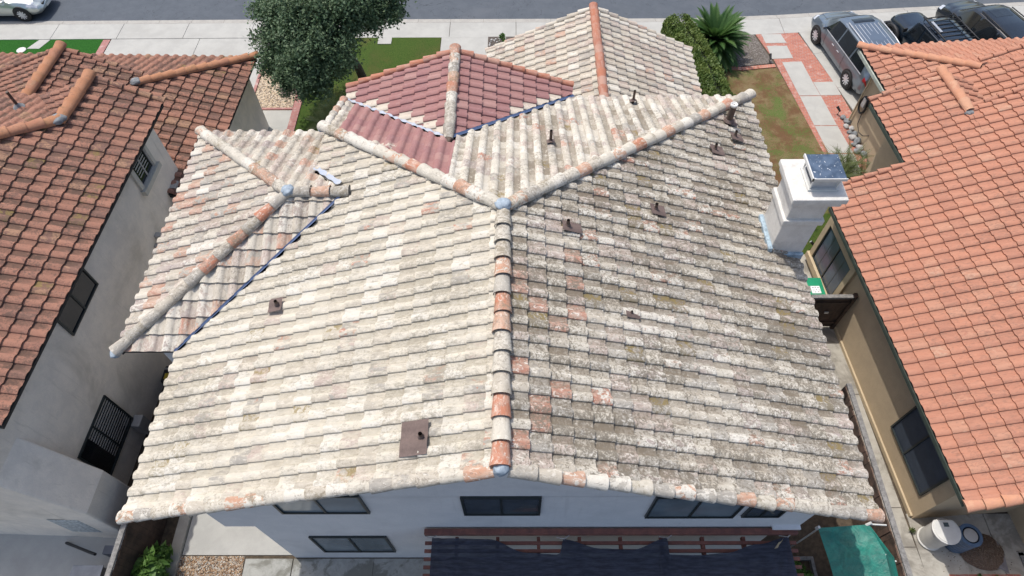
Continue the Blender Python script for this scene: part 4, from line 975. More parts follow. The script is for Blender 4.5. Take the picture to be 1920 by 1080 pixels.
MB().prism([(10.64,4.18),(10.76,4.18),(10.76,4.28),(10.64,4.28)],.915,.93).build('vent_cap',plain('dark_cap',(.05,.07,.08),.5),WB)
BB=W(empty('barrel',(11.28,4.0,0),'blue plastic drum with a grey lid beside the white bin','barrel'))
pr=[(.0,0),(.25,0),(.26,.03)]
for i in range(6):
    z=.08+i*.11;pr+=[(.265,z),(.28,z+.03),(.28,z+.05),(.265,z+.08)]
pr+=[(.27,.76),(.285,.78),(.285,.82),(.2,.825)]
MB().lathe(pr,32,(11.28,4.0,0)).build('drum',M_plb,BB,True,auto=.7)
MB().lathe([(.0,.835),(.15,.835),(.165,.83),(.17,.815)],28,(11.28,4.0,0)).build('lid',M_plg,BB,True,auto=.5)
# pile of clippings on a sheet
CP=W(empty('clippings_sheet',(11.95,3.75,0),'grey sheet heaped with dark brown wood clippings on the patio','clippings'))
mb=MB();vs=[];fs=[];cx,cy=11.95,3.78;n=30
for j in range(7):
    for i in range(n):
        w=2*math.pi*i/n;r=(.10+.08*j)*(1+.18*mnoise.noise(Vector((math.cos(w)*1.5,math.sin(w)*1.5,1))))
        vs.append((cx+r*math.cos(w),cy+r*math.sin(w)*.8,.16*max(0,1-(j/5.8)**2)+.015+.035*mnoise.noise(Vector((r*9*math.cos(w),r*9*math.sin(w),2)))))
for j in range(6):
    for i in range(n):fs.append((j*n+i,j*n+(i+1)%n,(j+1)*n+(i+1)%n,(j+1)*n+i))
fs.append(tuple(range(n))[::-1]);mb.add(vs,fs).build('clippings',M_clip,CP,True)
sh=MB();sp_=[(11.42,3.72),(11.75,4.12),(12.0,4.22),(12.42,4.02),(12.47,3.7),(12.4,3.24),(12.25,3.36),(11.75,3.42)]
sh.add([(x,y,.03+.02*(i%2)) for i,(x,y) in enumerate(sp_)]+[(11.95,3.78,.02)],[(i,(i+1)%8,8) for i in range(8)]).build('sheet',plain('grey_sheet',(.2,.19,.2),.6,var=.2,bmp=.5,bscale=8),CP)
rr=random.Random(9);tw=MB()
for i in range(240):
    a=rr.uniform(0,6.28);r=rr.random()**.6*.5;x=cx+math.cos(a)*r;y=cy+math.sin(a)*r*.8;z=.17*(1-(r/.56)**2)+.03;l=rr.uniform(.03,.09);b_=rr.uniform(0,3.14)
    tw.tube([(x-math.cos(b_)*l/2,y-math.sin(b_)*l/2,z),(x+math.cos(b_)*l/2,y+math.sin(b_)*l/2,z+rr.uniform(-.01,.02))],.004,4)
tw.build('twigs',plain('twig',(.3,.22,.15),.9,var=.3),CP)
# loose debris on patio
db=MB()
for i in range(150):
    x=rr.gauss(11.7,.5);y=rr.gauss(3.6,.4)
    if y>4.4 or x>13.6:continue
    s=rr.uniform(.008,.025);db.box(x,x+s,y,y+s*.8,.0,.008)
o=db.build('debris',M_clip);tag(o,kind='stuff')
def weed(name,x,y,r,label,seed,mat=None,n=26,h=.18):
    rr=random.Random(seed);mb=MB();vs=[];fs=[];cols=[]
    for i in range(n):
        a=rr.uniform(0,6.28);l=r*rr.uniform(.5,1);k=len(vs);w=.012
        d=Vector((math.cos(a),math.sin(a),0));s=Vector((-d.y,d.x,0))*w
        c=Vector((x,y,0));p1=c+d*l*.5+Vector((0,0,h*rr.uniform(.5,1)));p2=c+d*l+Vector((0,0,h*.4))
        vs+=[c-s,c+s,p1+s,p1-s,p2];fs+=[(k,k+1,k+2,k+3),(k+3,k+2,k+4)];t=rr.random();cols+=[t,t,t,1]*5
    me=bpy.data.meshes.new(name);me.from_pydata([tuple(v) for v in vs],[],fs);at=me.color_attributes.new('tc','FLOAT_COLOR','POINT');at.data.foreach_set('color',cols)
    return tag(link(name,me,mat or M_shrub),label,'weed','weeds in the patio joints')
weed('weed',12.0,3.12,.14,'bright green weed tuft below the sheet of clippings',1)
weed('weed',10.3,4.3,.12,'yellow-green weed at the corner of the tan house wall',2,M_fern)
weed('weed',11.6,3.2,.07,'tiny weed between the blue drum and the brick strip',3)
# loose screen lying right
o=MB().box(12.85,12.95,2.9,3.75,.02,.06,).box(12.85,13.7,3.68,3.78,.02,.06).build('timber_frame',M_wood);tag(o,'grey timber frame lying on the patio at the right edge','frame')
# gravel pebbles lower left (too many to count)
rr=random.Random(5);ico=bmesh.new();bmesh.ops.create_icosphere(ico,subdivisions=1,radius=1);iv=[v.co.copy() for v in ico.verts];it=[tuple(v.index for v in f.verts) for f in ico.faces];ico.free()
vs=[];fs=[];cols=[]
for i in range(3800):
    x=rr.uniform(-8.98,-7.09);y=rr.uniform(2.6,3.68);s=rr.uniform(.010,.026);k=len(vs);m3=Matrix.Rotation(rr.uniform(0,6),3,'Z');c=rr.random()
    q=(rr.uniform(.8,1.3),rr.uniform(.7,1.1),rr.uniform(.4,.7))
    vs+=[tuple(m3@Vector((v.x*s*q[0],v.y*s*q[1],v.z*s*q[2]))+Vector((x,y,s*.3))) for v in iv];fs+=[tuple(a+k for a in f) for f in it];cols+=[c,c,c,1]*len(iv)
me=bpy.data.meshes.new('gravel');me.from_pydata(vs,[],fs);at=me.color_attributes.new('tc','FLOAT_COLOR','POINT');at.data.foreach_set('color',cols)
m,nt,b=newmat('pebble');at=nt.nodes.new('ShaderNodeAttribute');at.attribute_name='tc'
L(nt,ramp(nt,at.outputs['Fac'],[(0,(.09,.06,.04)),(.25,(.26,.15,.08)),(.5,(.36,.25,.15)),(.75,(.3,.27,.23)),(1,(.5,.45,.38))]),b.inputs['Base Color']);b.inputs['Roughness'].default_value=.7
tag(link('gravel',me,m),kind='stuff')
# shrub by fence lower left
S=W(empty('shrub',(-9.15,3.4,0),'bright green leafy shrub between the fence and the gravel at the lower left','shrub'))
leafcloud('foliage',[(-9.15,3.25,.75,.42,1.1),(-9.2,2.9,.8,.4,1),(-9.1,3.6,.45,.26,1),(-8.95,3.0,.45,.3,1)],900,.13,M_shrub,S,8,lump=1.4,aspect=2.4)
st=MB()
for a,b in((-9.15,3.3),(-9.2,2.95),(-9.0,3.1)):st.tube([(-9.12,3.1,0),(a,b,.9)],.015,6)
st.build('stem',M_bark,S)
# pole and unit on the courtyard
o=MB().tube([(-11.85,4.02,.02),(-10.6,3.6,.9),(-10.35,3.52,1.05)],.035,8).build('downpipe',M_dark);tag(o,'black pipe leaning down the pale chimney base at the lower left','pipe')
AC=W(empty('utility_cabinet',(-10.6,3.2,0),'grey metal cabinet at the foot of the black pipe, lower left','cabinet'))
MB().box(-10.95,-10.25,2.7,3.3,0,.75).build('cabinet_body',M_plg,AC,bevel=.02);MB().box(-10.98,-10.22,2.68,3.33,.75,.78).build('lid',plain('grey_lid',(.3,.31,.32),.5),AC,bevel=.01)
o=MB().box(-10.25,-9.75,3.55,3.75,.0,.95).build('box',plain('dark_grey_box',(.09,.10,.12),.6));tag(o,'dark grey upright box against the fence behind the grey cabinet','box')
# tool case beside the wall
TB=W(empty('tool_case',(-10.25,8.65,0),'black and yellow tool case on the ground below the wing eave','case'))
MB().box(-10.5,-10.02,8.4,8.95,.0,.55).build('case',M_dark,TB,bevel=.06)
MB().box(-10.4,-10.1,8.48,8.68,.55,.58).build('panel',plain('yellow_plastic',(.5,.36,.02),.5),TB,bevel=.01)
MB().tube([(-10.42,8.8,.55),(-10.42,8.8,.64),(-10.1,8.8,.64),(-10.1,8.8,.55)],.018,8).build('handle',M_plg,TB)

# ================================================================== FRONT YARD
# rocks by the wall
rr=random.Random(21)
rocks=[(13.0,20.15,.13),(13.12,19.9,.17),(12.98,19.65,.12),(13.15,19.5,.15),(13.02,19.3,.11),(13.2,19.2,.16),(13.05,19.0,.14),(13.18,18.8,.18),(13.0,18.62,.12),(13.15,18.45,.16),(13.0,18.25,.14),(13.2,18.1,.15)]
rl=['rounded grey rock nearest the driveway in the rock border','large flat grey rock, second from the driveway in the border','small pale rock, third from the driveway in the border','pale rock, fourth from the driveway in the border','small dark rock, fifth from the driveway in the border','grey rock under the hanging hose, sixth from the driveway','white rock, seventh from the driveway in the border','large dark green-grey rock, eighth from the driveway','small grey rock, ninth from the driveway in the border','pale rock, tenth from the driveway in the border','dark rock, eleventh from the driveway in the border','rock at the shrub end of the rock border']
for i,(x,y,s) in enumerate(rocks):
    o=blob(None,(0,0,0),(s*rr.uniform(.8,1.2),s*rr.uniform(.7,1),s*.6),M_ston2 if i in(2,3,6,9) else M_stone,name='rock',seed=i+11);o.location=(x,y,s*.35);o.rotation_euler=(0,0,rr.uniform(0,3))
    tag(o,rl[i],'rock','rocks along the tan house wall')
# hose on wall
HR=W(empty('garden_hose',(12.95,18.5,0),'coiled black hose hanging on the tan house wall above the rocks','hose'))
hx=R3(4.24,14.25,0);mb=MB()
for q in range(7):
    r=.34-.012*q;pts=[]
    for k in range(33):
        w=2*math.pi*k/32;yy=15.15+r*.72*math.cos(w)*(1+.05*math.sin(q*2+w));zz=1.2+r*math.sin(w)-(.05 if math.sin(w)<0 else 0)
        pts.append(R3(4.24-.015*(q%4)-.02,yy,zz))
    mb.tube(pts,.018,6,False)
mb.build('coil',M_dark,HR,True)
MB().prism([Rp(4.16,15.04),Rp(4.26,15.04),Rp(4.26,15.26),Rp(4.16,15.26)],1.1,1.5).build('holder',M_alu,HR,bevel=.02)
mb=MB();mb.tube([R3(4.22,15.0,.9),R3(4.2,14.9,.5),R3(4.18,14.6,.35),R3(4.2,14.3,.42),R3(4.28,14.1,.6)],.016,6);mb.build('tail',M_dark,HR,True)
# small lights
def pathlight(x,y,label,rz=0):
    t=empty('path_light',(x,y,0),label,'garden light','small black garden lights',rz)
    MB().tube([(0,0,0),(0,0,.2)],.014,8).build('stake',M_dark,t);MB().tube([(0,-.04,.2),(0,.16,.32)],[.035,.055],12).build('lamp_head',M_dark,t);MB().tube([(0,.15,.314),(0,.163,.322)],.045,12).build('lens',M_lamp,t)
pathlight(10.85,23.68,'small black garden light at the corner of the mulch bed');pathlight(12.85,20.35,'small black garden light at the driveway end of the rock border',.6);pathlight(10.1,13.6,'small black garden light behind the white chimney',1)
# leaf / fence in passage behind chimney
leafcloud('ivy',[(9.2,14.2,.4,.5,.5),(9.9,14.6,.4,.45,.5)],700,.09,M_hedge,None,31);tag(bpy.data.objects['ivy'],'dark green ground plant seen past the white chimney','plant')
o=slabs('passage_path',[[(9.0,12.2),(10.0,12.2),(9.9,13.4),(9.0,13.4)]],-.002,M_conc3)
MB().box(9.05,9.35,12.6,15.0,-.05,.02).build('passage_brick',M_brick3)['kind']='structure'

# ------------------------------------------------------------------ frond plants
def fronds(root,c,n,l,mat,seed,leaf=.16,up=(.2,1.2),droop=.9,pairs=16,wd=.016,name='frond',vee=.3,az=None):
    rr=random.Random(seed)
    for i in range(n):
        az_=(i*2.39996+rr.uniform(-.2,.2)) if az is None else rr.uniform(*az);el=up[0]+(up[1]-up[0])*((i+.5)/n)+rr.uniform(-.06,.06);ln=l*rr.uniform(.85,1.08)
        pts=[];p=Vector(c);d=Vector((math.cos(az_)*math.cos(el),math.sin(az_)*math.cos(el),math.sin(el)));seg=pairs
        vs=[];fs=[];cols=[];t0=rr.random()*.6
        for k in range(seg+1):
            pts.append(p.copy());p=p+d*(ln/seg);d.z-=droop/seg;d.normalize()
        k0=0
        for k in range(seg):
            a=pts[k];b=pts[k+1];dd=(b-a).normalized();s=dd.cross(Vector((0,0,1)));
            if s.length<.05:s=Vector((1,0,0))
            s.normalize();u=s.cross(dd)
            t=(k+.5)/seg;lf=leaf*(math.sin(math.pi*min(1,.18+t*.86))**.7)
            n0=len(vs);w=.008*(1-t*.6);vs+=[a-s*w,a+s*w,b+s*w,b-s*w];fs.append((n0,n0+1,n0+2,n0+3));cols+=[t0,t0,t0,1]*4
            for sg in(-1,1):
              for h in(0,.5):
                q=a+(b-a)*h;tip=q+s*sg*lf*.85+dd*lf*.55+u*lf*vee
                n0=len(vs);vs+=[q-dd*wd*.6,q+dd*wd*.6,tip];fs.append((n0,n0+1,n0+2));cc=min(1,t0+rr.uniform(0,.4));cols+=[cc,cc,cc,1]*3
        me=bpy.data.meshes.new(name);me.from_pydata([tuple(v) for v in vs],[],fs);at=me.color_attributes.new('tc','FLOAT_COLOR','POINT');at.data.foreach_set('color',cols)
        link(name,me,mat,root)
SG=W(empty('sago_palm',(8.6,24.3,0),'large dark green sago palm beside the clipped hedge at the sidewalk','palm'))
MB().tube([(8.45,24.25,0),(8.43,24.25,.35),(8.42,24.25,.6)],[.24,.27,.2],14).build('trunk',M_bark,SG,True)
fronds(SG,(8.42,24.25,.6),175,1.62,M_sago,4,leaf=.24,up=(-.3,1.2),droop=.85,pairs=24,wd=.045)
for i,(x,y,l,lab) in enumerate([(-7.15,20.2,1.0,'small yellow-green palm at the gable eave, the one nearer the street'),(-7.4,19.45,.95,'small yellow-green palm at the gable eave, the one nearer the house wing')]):
    t=W(empty('dwarf_palm',(x,y,0),lab,'palm','small palms in the lawn'));MB().tube([(x,y,0),(x,y,.35)],.06,8).build('trunk',M_bark,t);fronds(t,(x,y,.4),30,l,M_palm,7+i,leaf=.2,up=(.1,1.2),droop=.9,pairs=10,wd=.03)
t=W(empty('feathery_shrub',(11.9,16.7,0),'feathery green shrub between the white chimney and the tan wall','shrub'))
for i,(x,y) in enumerate([(11.4,16.3),(11.9,16.6),(12.4,16.4),(12.1,17.1),(12.9,16.2),(11.5,16.9)]):
    fronds(t,(x,y,.25),22,1.35,M_fern,40+i,leaf=.17,up=(.5,1.4),droop=1.5,pairs=12,wd=.02)
o=leafcloud('leafy_plant',[(-.55,25.3,.25,.2,.9),(-.5,25.1,.2,.12,.8)],260,.06,M_shrub,None,5);tag(o,'small bright green plant in the rock bed by the garage roof','plant')
vs=[]
o=MB();rr=random.Random(2)
for i in range(60):
    x=rr.uniform(-1.2,.2);y=rr.uniform(24.8,25.5);s=rr.uniform(.03,.06);o.add([tuple(Vector((v.x*s,v.y*s,v.z*s*.6))+Vector((x,y,.03))) for v in iv],it)
tag(o.build('pebbles',M_ston2),kind='stuff')
# hedge
HG=W(empty('hedge',(7.3,22,0),'long clipped green hedge running beside the garage roof','hedge'))
rr=random.Random(17);vs=[];fs=[];cols=[]
ax=[(6.75,24.55),(7.0,23.6),(7.3,22.3),(7.5,21.0),(7.6,19.8),(7.55,18.9)]
def hp(t):
    t=max(0,min(.9999,t))*(len(ax)-1);i=int(t);f=t-i;return Vector((ax[i][0]*(1-f)+ax[i+1][0]*f,ax[i][1]*(1-f)+ax[i+1][1]*f,0))
core=MB();rows=[]
for i in range(21):
    c=hp(i/20);hh=1.5 if 0<i<20 else 1.2;w=.42 if 0<i<20 else .3
    rows.append([(c.x-w,c.y,0),(c.x-w*1.02,c.y,hh*.8),(c.x-w*.6,c.y,hh),(c.x+w*.6,c.y,hh),(c.x+w*1.02,c.y,hh*.8),(c.x+w,c.y,0)])
core.add([p for r in rows for p in r],[(i*6+k,i*6+k+1,(i+1)*6+k+1,(i+1)*6+k) for i in range(20) for k in range(5)]+[tuple(range(6)),tuple(range(120,126))]).build('branches',plain('hedge_core',(.018,.03,.01),.95),HG)
for i in range(44000):
    c=hp(rr.random());w=rr.random()
    a=rr.uniform(-.15,math.pi+.15);r=1
    sx=math.copysign(abs(math.cos(a))**.45,math.cos(a))*.58;sz=max(0,math.sin(a))**.45*1.7 if rr.random()<.75 else rr.uniform(.1,1.55)
    if sz<1.4 and abs(sx)<.45:sx=math.copysign(.58,sx)
    bum=.05*mnoise.noise(Vector((c.x*3+sx*3,c.y*3,sz*3)))+rr.gauss(0,.025)
    p=Vector((c.x+sx*(1+bum),c.y+rr.uniform(-.05,.05),sz*(1+bum*.9)))
    nrm=Vector((rr.gauss(0,1)+sx,rr.gauss(0,1),rr.gauss(0,1)+.8)).normalized();a_=nrm.orthogonal().normalized();b_=nrm.cross(a_);s=rr.uniform(.035,.06);k=len(vs)
    vs+=[p-a_*s,p+b_*s*.6,p+a_*s,p-b_*s*.6];fs.append((k,k+1,k+2,k+3));cc=min(1,max(0,.55+mnoise.noise(p*1.6)*.5+rr.uniform(-.4,.4)));cols+=[cc,cc,cc,1]*4
me=bpy.data.meshes.new('foliage');me.from_pydata([tuple(v) for v in vs],[],fs);at=me.color_attributes.new('tc','FLOAT_COLOR','POINT');at.data.foreach_set('color',cols);link('foliage',me,M_hedge,HG)
# tree
TR_=W(empty('tree',(-6.45,22.6,0),'large dark green broadleaf tree leaning over the lawn and driveway','tree'))
mb=MB();mb.tube([(-6.4,22.6,-.05),(-6.45,22.3,1.0),(-6.6,21.8,2.0),(-6.9,21.2,2.8)],[.19,.16,.14,.12],12)
for e in[(-8.2,21.6,3.8),(-7.6,20.0,4.0),(-6.2,19.8,4.6),(-4.9,21.2,4.6),(-5.8,22.4,4.6),(-8.4,20.2,3.4),(-6.8,19.0,3.6)]:
    q=Vector((-6.7,21.5,2.4));e=Vector(e);m_=(q+e)/2+Vector((0,0,.2));mb.tube([q,m_,e],[.1,.07,.03],8)
mb.build('trunk',M_bark,TR_,True)
TB_=TREEBLOBS=[(-8.3,22.2,4.0,1.15),(-8.6,21.2,3.6,1.1),(-7.4,22.2,4.9,1.25),(-6.0,21.9,5.1,1.15),(-4.9,21.9,4.6,1.0),(-4.4,21.3,4.3,.7),(-7.6,20.6,4.1,1.25),(-6.4,20.7,4.8,1.2),(-5.5,20.9,4.3,.9),(-8.3,20.1,3.0,1.05),(-7.3,19.0,2.9,.8),(-7.2,19.5,3.4,1.05),(-6.5,19.6,3.9,.95),(-7.9,19.3,2.7,.7),(-6.5,20.2,3.0,.8)]
leafcloud('crown',TB_,110000,.068,M_leaf,TR_,12,lump=1.7,shell=.72)
o=leafcloud('sapling',[(-9.9,22.4,1.1,.38,1.2)],600,.09,M_shrub,None,15);tag(o,'light green leafy shoots under the left side of the big tree','plant')

# ------------------------------------------------------------------ vehicles
def vehicle(name,label,cat,loc,rz,st,paint_,wheels,wr=.34,glassp=(),windshield=None,rear=None,extras=None,width=.95,group=None,lights=(),tail=()):
    t=empty(name,loc,label,cat,group,rz)
    ys=[s[0] for s in st]
    def at(y):
        for a,b in zip(st,st[1:]):
            if a[0]<=y<=b[0]:
                f=(y-a[0])/(b[0]-a[0]);f2=f*f*(3-2*f);f=f*.55+f2*.45;return [a[k]+(b[k]-a[k])*f for k in range(len(a))]
        return list(st[-1] if y>ys[-1] else st[0])
    # st: y, zbottom, wlow, wmid, zbelt, wbelt, zroof, wroof
    def ring(y):
        _,zb,wl,wm,zt,wt,zr,wr_=at(y)
        P=[(0,zb),(wl*.9,zb),(wl,zb+.06),(wm,zb+(zt-zb)*.45),(wm*.99,zb+(zt-zb)*.75),(wt,zt)]
        for f in(.25,.5,.75):P.append((wt+(wr_+.03-wt)*f,zt+(zr-.05-zt)*f))
        P+=[(wr_+.03,zr-.05),(wr_-.03,zr-.012),(wr_*.6,zr+.02*(1 if zr>zt+.2 else .5)),(0,zr+.03*(1 if zr>zt+.2 else .5))]
        return P
    def surf(y,k):
        P=ring(y);i=min(len(P)-2,int(abs(k)));f=abs(k)-i;sg=1 if k>=0 else -1
        return Vector((sg*(P[i][0]*(1-f)+P[i+1][0]*f),y,P[i][1]*(1-f)+P[i+1][1]*f))
    N=56;YS=[ys[0]+(ys[-1]-ys[0])*i/N for i in range(N+1)]
    YS=sorted(set(YS+ys));vs=[];fs=[];m=len(ring(0));M2=2*m-2
    for y in YS:
        P=ring(y);row=[(x,y,z) for x,z in P]+[(-x,y,z) for x,z in P[-2:0:-1]];vs+=row
    for i in range(len(YS)-1):
        for k in range(M2):fs.append((i*M2+k,i*M2+(k+1)%M2,(i+1)*M2+(k+1)%M2,(i+1)*M2+k))
    fs+=[tuple(range(M2)),tuple(range((len(YS)-1)*M2,len(YS)*M2))[::-1]]
    body=MB().add(vs,fs).build('body',paint_,t,True,auto=.7)
    def patch_(name,y0,y1,k0,k1,mat,offs=.012,n=14,par=t,taper=None):
        vs=[];fs=[]
        for j in range(n+1):
            for i in range(n+1):
                s=i/n;u=j/n;k=k0+(k1-k0)*u;a,b=y0,y1
                if taper:a=y0+taper[0]*u;b=y1+taper[1]*u
                y=a+(b-a)*s;p=surf(y,k);e=.01
                d1=surf(y+e,k)-surf(y-e,k);d2=surf(y,k+.02*(1 if k>0 else -1 if k<0 else 1))-surf(y,k-.0)
                nn=d1.cross(d2);
                if nn.length<1e-9:nn=Vector((0,0,1))
                nn.normalize()
                if nn.dot(p-Vector((0,y,.7)))<0:nn=-nn
                vs.append(p+nn*offs)
        for j in range(n):
            for i in range(n):a=j*(n+1)+i;fs.append((a,a+1,a+n+2,a+n+1))
        o=MB().add(vs,fs).build(name,mat,None,True);o.parent=par;return o
    for (y0,y1,ta) in glassp:
        for sg in(1,-1):
            patch_('side_window',y0,y1,5.25*sg,8.75*sg,M_glassd,taper=ta)
    if windshield:
        for (y0,y1) in[windshield]:patch_('windshield',y0,y1,-10.3,-12,M_glassd,par=t);patch_('windshield',y0,y1,10.3,12,M_glassd,par=t)
    if rear:
        patch_('rear_window',rear[0],rear[1],-10.3,-12,M_glassd);patch_('rear_window',rear[0],rear[1],10.3,12,M_glassd)
    for (x,y) in[(s*width,yy) for yy in wheels for s in(1,-1)]:
        sg=1 if x>0 else -1
        a=MB().tube([(x-sg*.25,y,wr+.02),(x-sg*.005,y,wr+.02)],wr*1.13,28).build('wheel_arch',M_dark,t)
        w=MB().lathe([(wr*.62,-.11),(wr*.92,-.11),(wr,-.07),(wr,.07),(wr*.92,.11),(wr*.66,.105),(wr*.62,.08)],32,(0,0,0),Matrix.Rotation(R(90),4,'Y')@Matrix.Scale(sg,4,(0,0,1)))
        tw_=empty_ = w.build('wheel',M_tyre,t,True,auto=.6);tw_.location=(x-sg*.085,y,wr)
        rm=MB();rm.lathe([(wr*.66,.085),(wr*.6,.075),(wr*.58,.03)],28,(0,0,0),Matrix.Rotation(R(90),4,'Y')@Matrix.Scale(sg,4,(0,0,1)))
        for q in range(10):
            w_=q*math.pi/5;c,s=math.cos(w_),math.sin(w_);M_=Matrix.Rotation(w_,4,'X')
            rm.box(sg*.085-.012,sg*.085+.012,-.026,.026,.03,wr*.62,M_)
        rm.tube([(sg*.05,0,0),(sg*.10,0,0)],.06,12)
        r_=rm.build('rim',M_rim,None,False);r_.parent=tw_
        b_=MB().tube([(sg*.0,0,0),(sg*.02,0,0)],wr*.58,20).build('hub_disc',M_dark,None);b_.parent=tw_
    if extras:extras(t,patch_,surf)
    return t
# silver minivan on the brick-edged driveway (front towards the street = +y)
VAN=[(-2.52,.42,.6,.74,.62,.72,.95,.6),(-2.45,.3,.84,.93,.98,.9,1.12,.78),(-2.3,.24,.88,.97,1.02,.94,1.5,.66),(-2.05,.22,.9,.985,1.04,.96,1.70,.70),(-1.0,.2,.92,.99,1.04,.97,1.75,.74),(.3,.2,.92,.99,1.02,.97,1.73,.73),(.75,.2,.92,.99,1.0,.96,1.64,.70),(1.45,.2,.92,.985,.98,.92,1.14,.74),(1.75,.2,.91,.975,.94,.88,1.02,.66),(2.2,.22,.86,.94,.86,.8,.9,.56),(2.45,.28,.72,.82,.7,.66,.74,.44),(2.54,.38,.55,.62,.55,.52,.58,.34)]
def vx(t,patch,surf):
    for sg in(1,-1):
        m_=MB().box(-.09,.09,-.05,.07,-.06,.06).build('mirror',P_grey,t,bevel=.02);m_.location=(sg*1.05,1.05,1.06)
        patch('tail_light',-2.49,-2.32,4.5*sg,5.6*sg,M_red,.012)
        patch('headlight',2.1,2.42,4.1*sg,6.5*sg,M_lamp,.01)
        for y in(-.35,.1):MB().box(sg*.985-.015,sg*.985+.015,y,y+.16,.80,.825).build('door_handle',M_rim,t)
        rl=MB();rl.tube([(sg*.66,-1.9,1.74),(sg*.69,-1.0,1.80),(sg*.68,.2,1.785)],.022,8);rl.build('roof_rail',M_rim,t,True)
        for y in(-.75,.85):patch('door_seam',y-.008,y+.008,2.2*sg,5.1*sg,M_dark,.003)
        patch('chrome_strip',-2.1,1.3,4.98*sg,5.14*sg,M_rim,.014)
    patch('sunroof',.18,.5,-11.0,-12,M_glassd,.012);patch('sunroof',.18,.5,11.0,12,M_glassd,.012)
    for i in range(7):
        x=-.5+i*.166;MB().box(x-.008,x+.008,-1.9,.05,1.752,1.772).build('roof_rib',M_rim,t)
    MB().box(-.3,.3,-2.53,-2.50,.62,.78).build('licence_plate',M_plw,t)
    MB().box(-.5,.5,-2.56,-2.46,.36,.5).build('bumper_trim',M_dark,t,bevel=.02)
    patch('hood_gap',1.55,2.3,9.6,9.75,M_dark,.004);patch('hood_gap',1.55,2.3,-9.6,-9.75,M_dark,.004)
vehicle('minivan','silver-grey minivan with roof rails parked beside the brick walk','minivan',(14.28,23.72,0),R(9),VAN,P_grey,(-1.5,1.52),.36,
 [(-2.05,-1.12,(.18,-.0)),(-1.02,-.05,(0,0)),(.05,1.15,(0,-.45))],(.82,1.42),(-2.42,-2.1),vx,1.0)
# boxy black off-roader with roof rack
JEEP=[(-2.05,.5,.6,.72,1.0,.7,1.5,.62),(-2.0,.42,.7,.8,1.06,.78,1.72,.68),(-1.2,.4,.74,.82,1.08,.8,1.78,.7),(.1,.4,.74,.82,1.08,.8,1.77,.69),(.4,.4,.74,.82,1.08,.79,1.70,.66),(.72,.4,.74,.82,1.08,.76,1.16,.66),(.9,.42,.72,.8,1.05,.72,1.12,.62),(1.8,.45,.66,.72,1.0,.62,1.06,.54),(1.95,.5,.6,.66,.95,.58,1.0,.5)]
def jx(t,patch,surf):
    rk=MB()
    for i in range(9):rk.tube([(-.62,-1.75+i*.25,1.92),(.62,-1.75+i*.25,1.92)],.022,6)
    for x in(-.66,.66):rk.tube([(x,-1.85,1.92),(x,.35,1.92)],.03,6)
    for x in(-.6,.6):
        for y in(-1.6,-.6,.3):rk.tube([(x,y,1.75),(x,y,1.92)],.018,6)
    rk.build('roof_rack',M_dark,t,True)
    MB().box(-.6,-.5,-.75,-.05,1.945,1.965).build('rack_plate',M_alu,t)
    for sg in(1,-1):
        fl=MB();vs=[]
        for y0 in(-1.25,1.3):
            pts=[]
            for k in range(9):
                w=math.pi*k/8;pts.append((sg*.9,y0+.50*math.cos(w),.42+.48*math.sin(w)))
            fl.tube(pts,.075,8)
        fl.build('fender_flare',M_dark,t,True)
        MB().tube([(sg*.42,1.93,.85),(sg*.42,1.99,.85)],.12,18).build('headlight',M_lamp,t)
        MB().box(-.09,.09,-.04,.04,-.08,.08).build('mirror',M_dark,t,bevel=.02).location=(sg*.95,.62,1.2)
        MB().box(sg*.83-.012,sg*.83+.012,-.3,-.14,.95,.98).build('door_handle',M_rim,t)
    MB().box(-.8,.8,1.98,2.12,.45,.62).build('bumper',M_dark,t,bevel=.03)
    MB().tube([(0,-2.3,1.0),(0,-2.08,1.0)],.36,28).build('spare_wheel',M_tyre,t)
    MB().box(-.55,.55,-2.2,-2.05,.45,.6).build('bumper',M_dark,t,bevel=.02)
vehicle('off_road_car','black boxy off-road car with a slatted roof rack between the van and the black SUV','car',(17.3,23.75,0),R(11),JEEP,P_navy,(-1.25,1.3),.40,
 [(-1.85,-1.0,(0,0)),(-.9,-.2,(0,0)),(-.1,.62,(0,-.25))],(.46,.70),None,jx,.86)
SUV=[(-2.35,.45,.66,.8,.8,.78,1.0,.66),(-2.25,.3,.84,.93,1.08,.9,1.25,.72),(-2.0,.26,.88,.96,1.12,.93,1.66,.66),(-1.7,.25,.9,.97,1.13,.95,1.76,.7),(-.8,.24,.9,.97,1.12,.95,1.80,.73),(.2,.24,.9,.97,1.1,.95,1.77,.72),(.6,.24,.9,.97,1.08,.94,1.68,.68),(1.3,.25,.9,.96,1.05,.9,1.18,.72),(1.6,.26,.88,.95,1.02,.86,1.10,.66),(2.1,.3,.82,.9,.92,.78,.98,.56),(2.3,.4,.66,.74,.76,.64,.8,.44)]
def sx(t,patch,surf):
    for sg in(1,-1):
        patch('tail_light',-2.28,-2.05,4.4*sg,6.2*sg,M_red,.012);patch('headlight',1.95,2.25,4.2*sg,6.4*sg,M_lamp,.01)
        MB().box(-.09,.09,-.05,.07,-.07,.07).build('mirror',P_black,t,bevel=.02).location=(sg*1.02,.9,1.14)
        MB().tube([(sg*.66,-1.7,1.79),(sg*.7,-.8,1.84),(sg*.68,.2,1.81)],.022,8).build('roof_rail',M_dark,t,True)
    MB().box(-.16,.16,-1.98,-1.93,1.68,1.715).build('brake_light',M_red,t)
    patch('sunroof',-.3,.4,-11.1,-12,M_glassd,.006);patch('sunroof',-.3,.4,11.1,12,M_glassd,.006)
    MB().box(-.28,.28,-2.37,-2.34,.62,.76).build('licence_plate',M_plw,t)
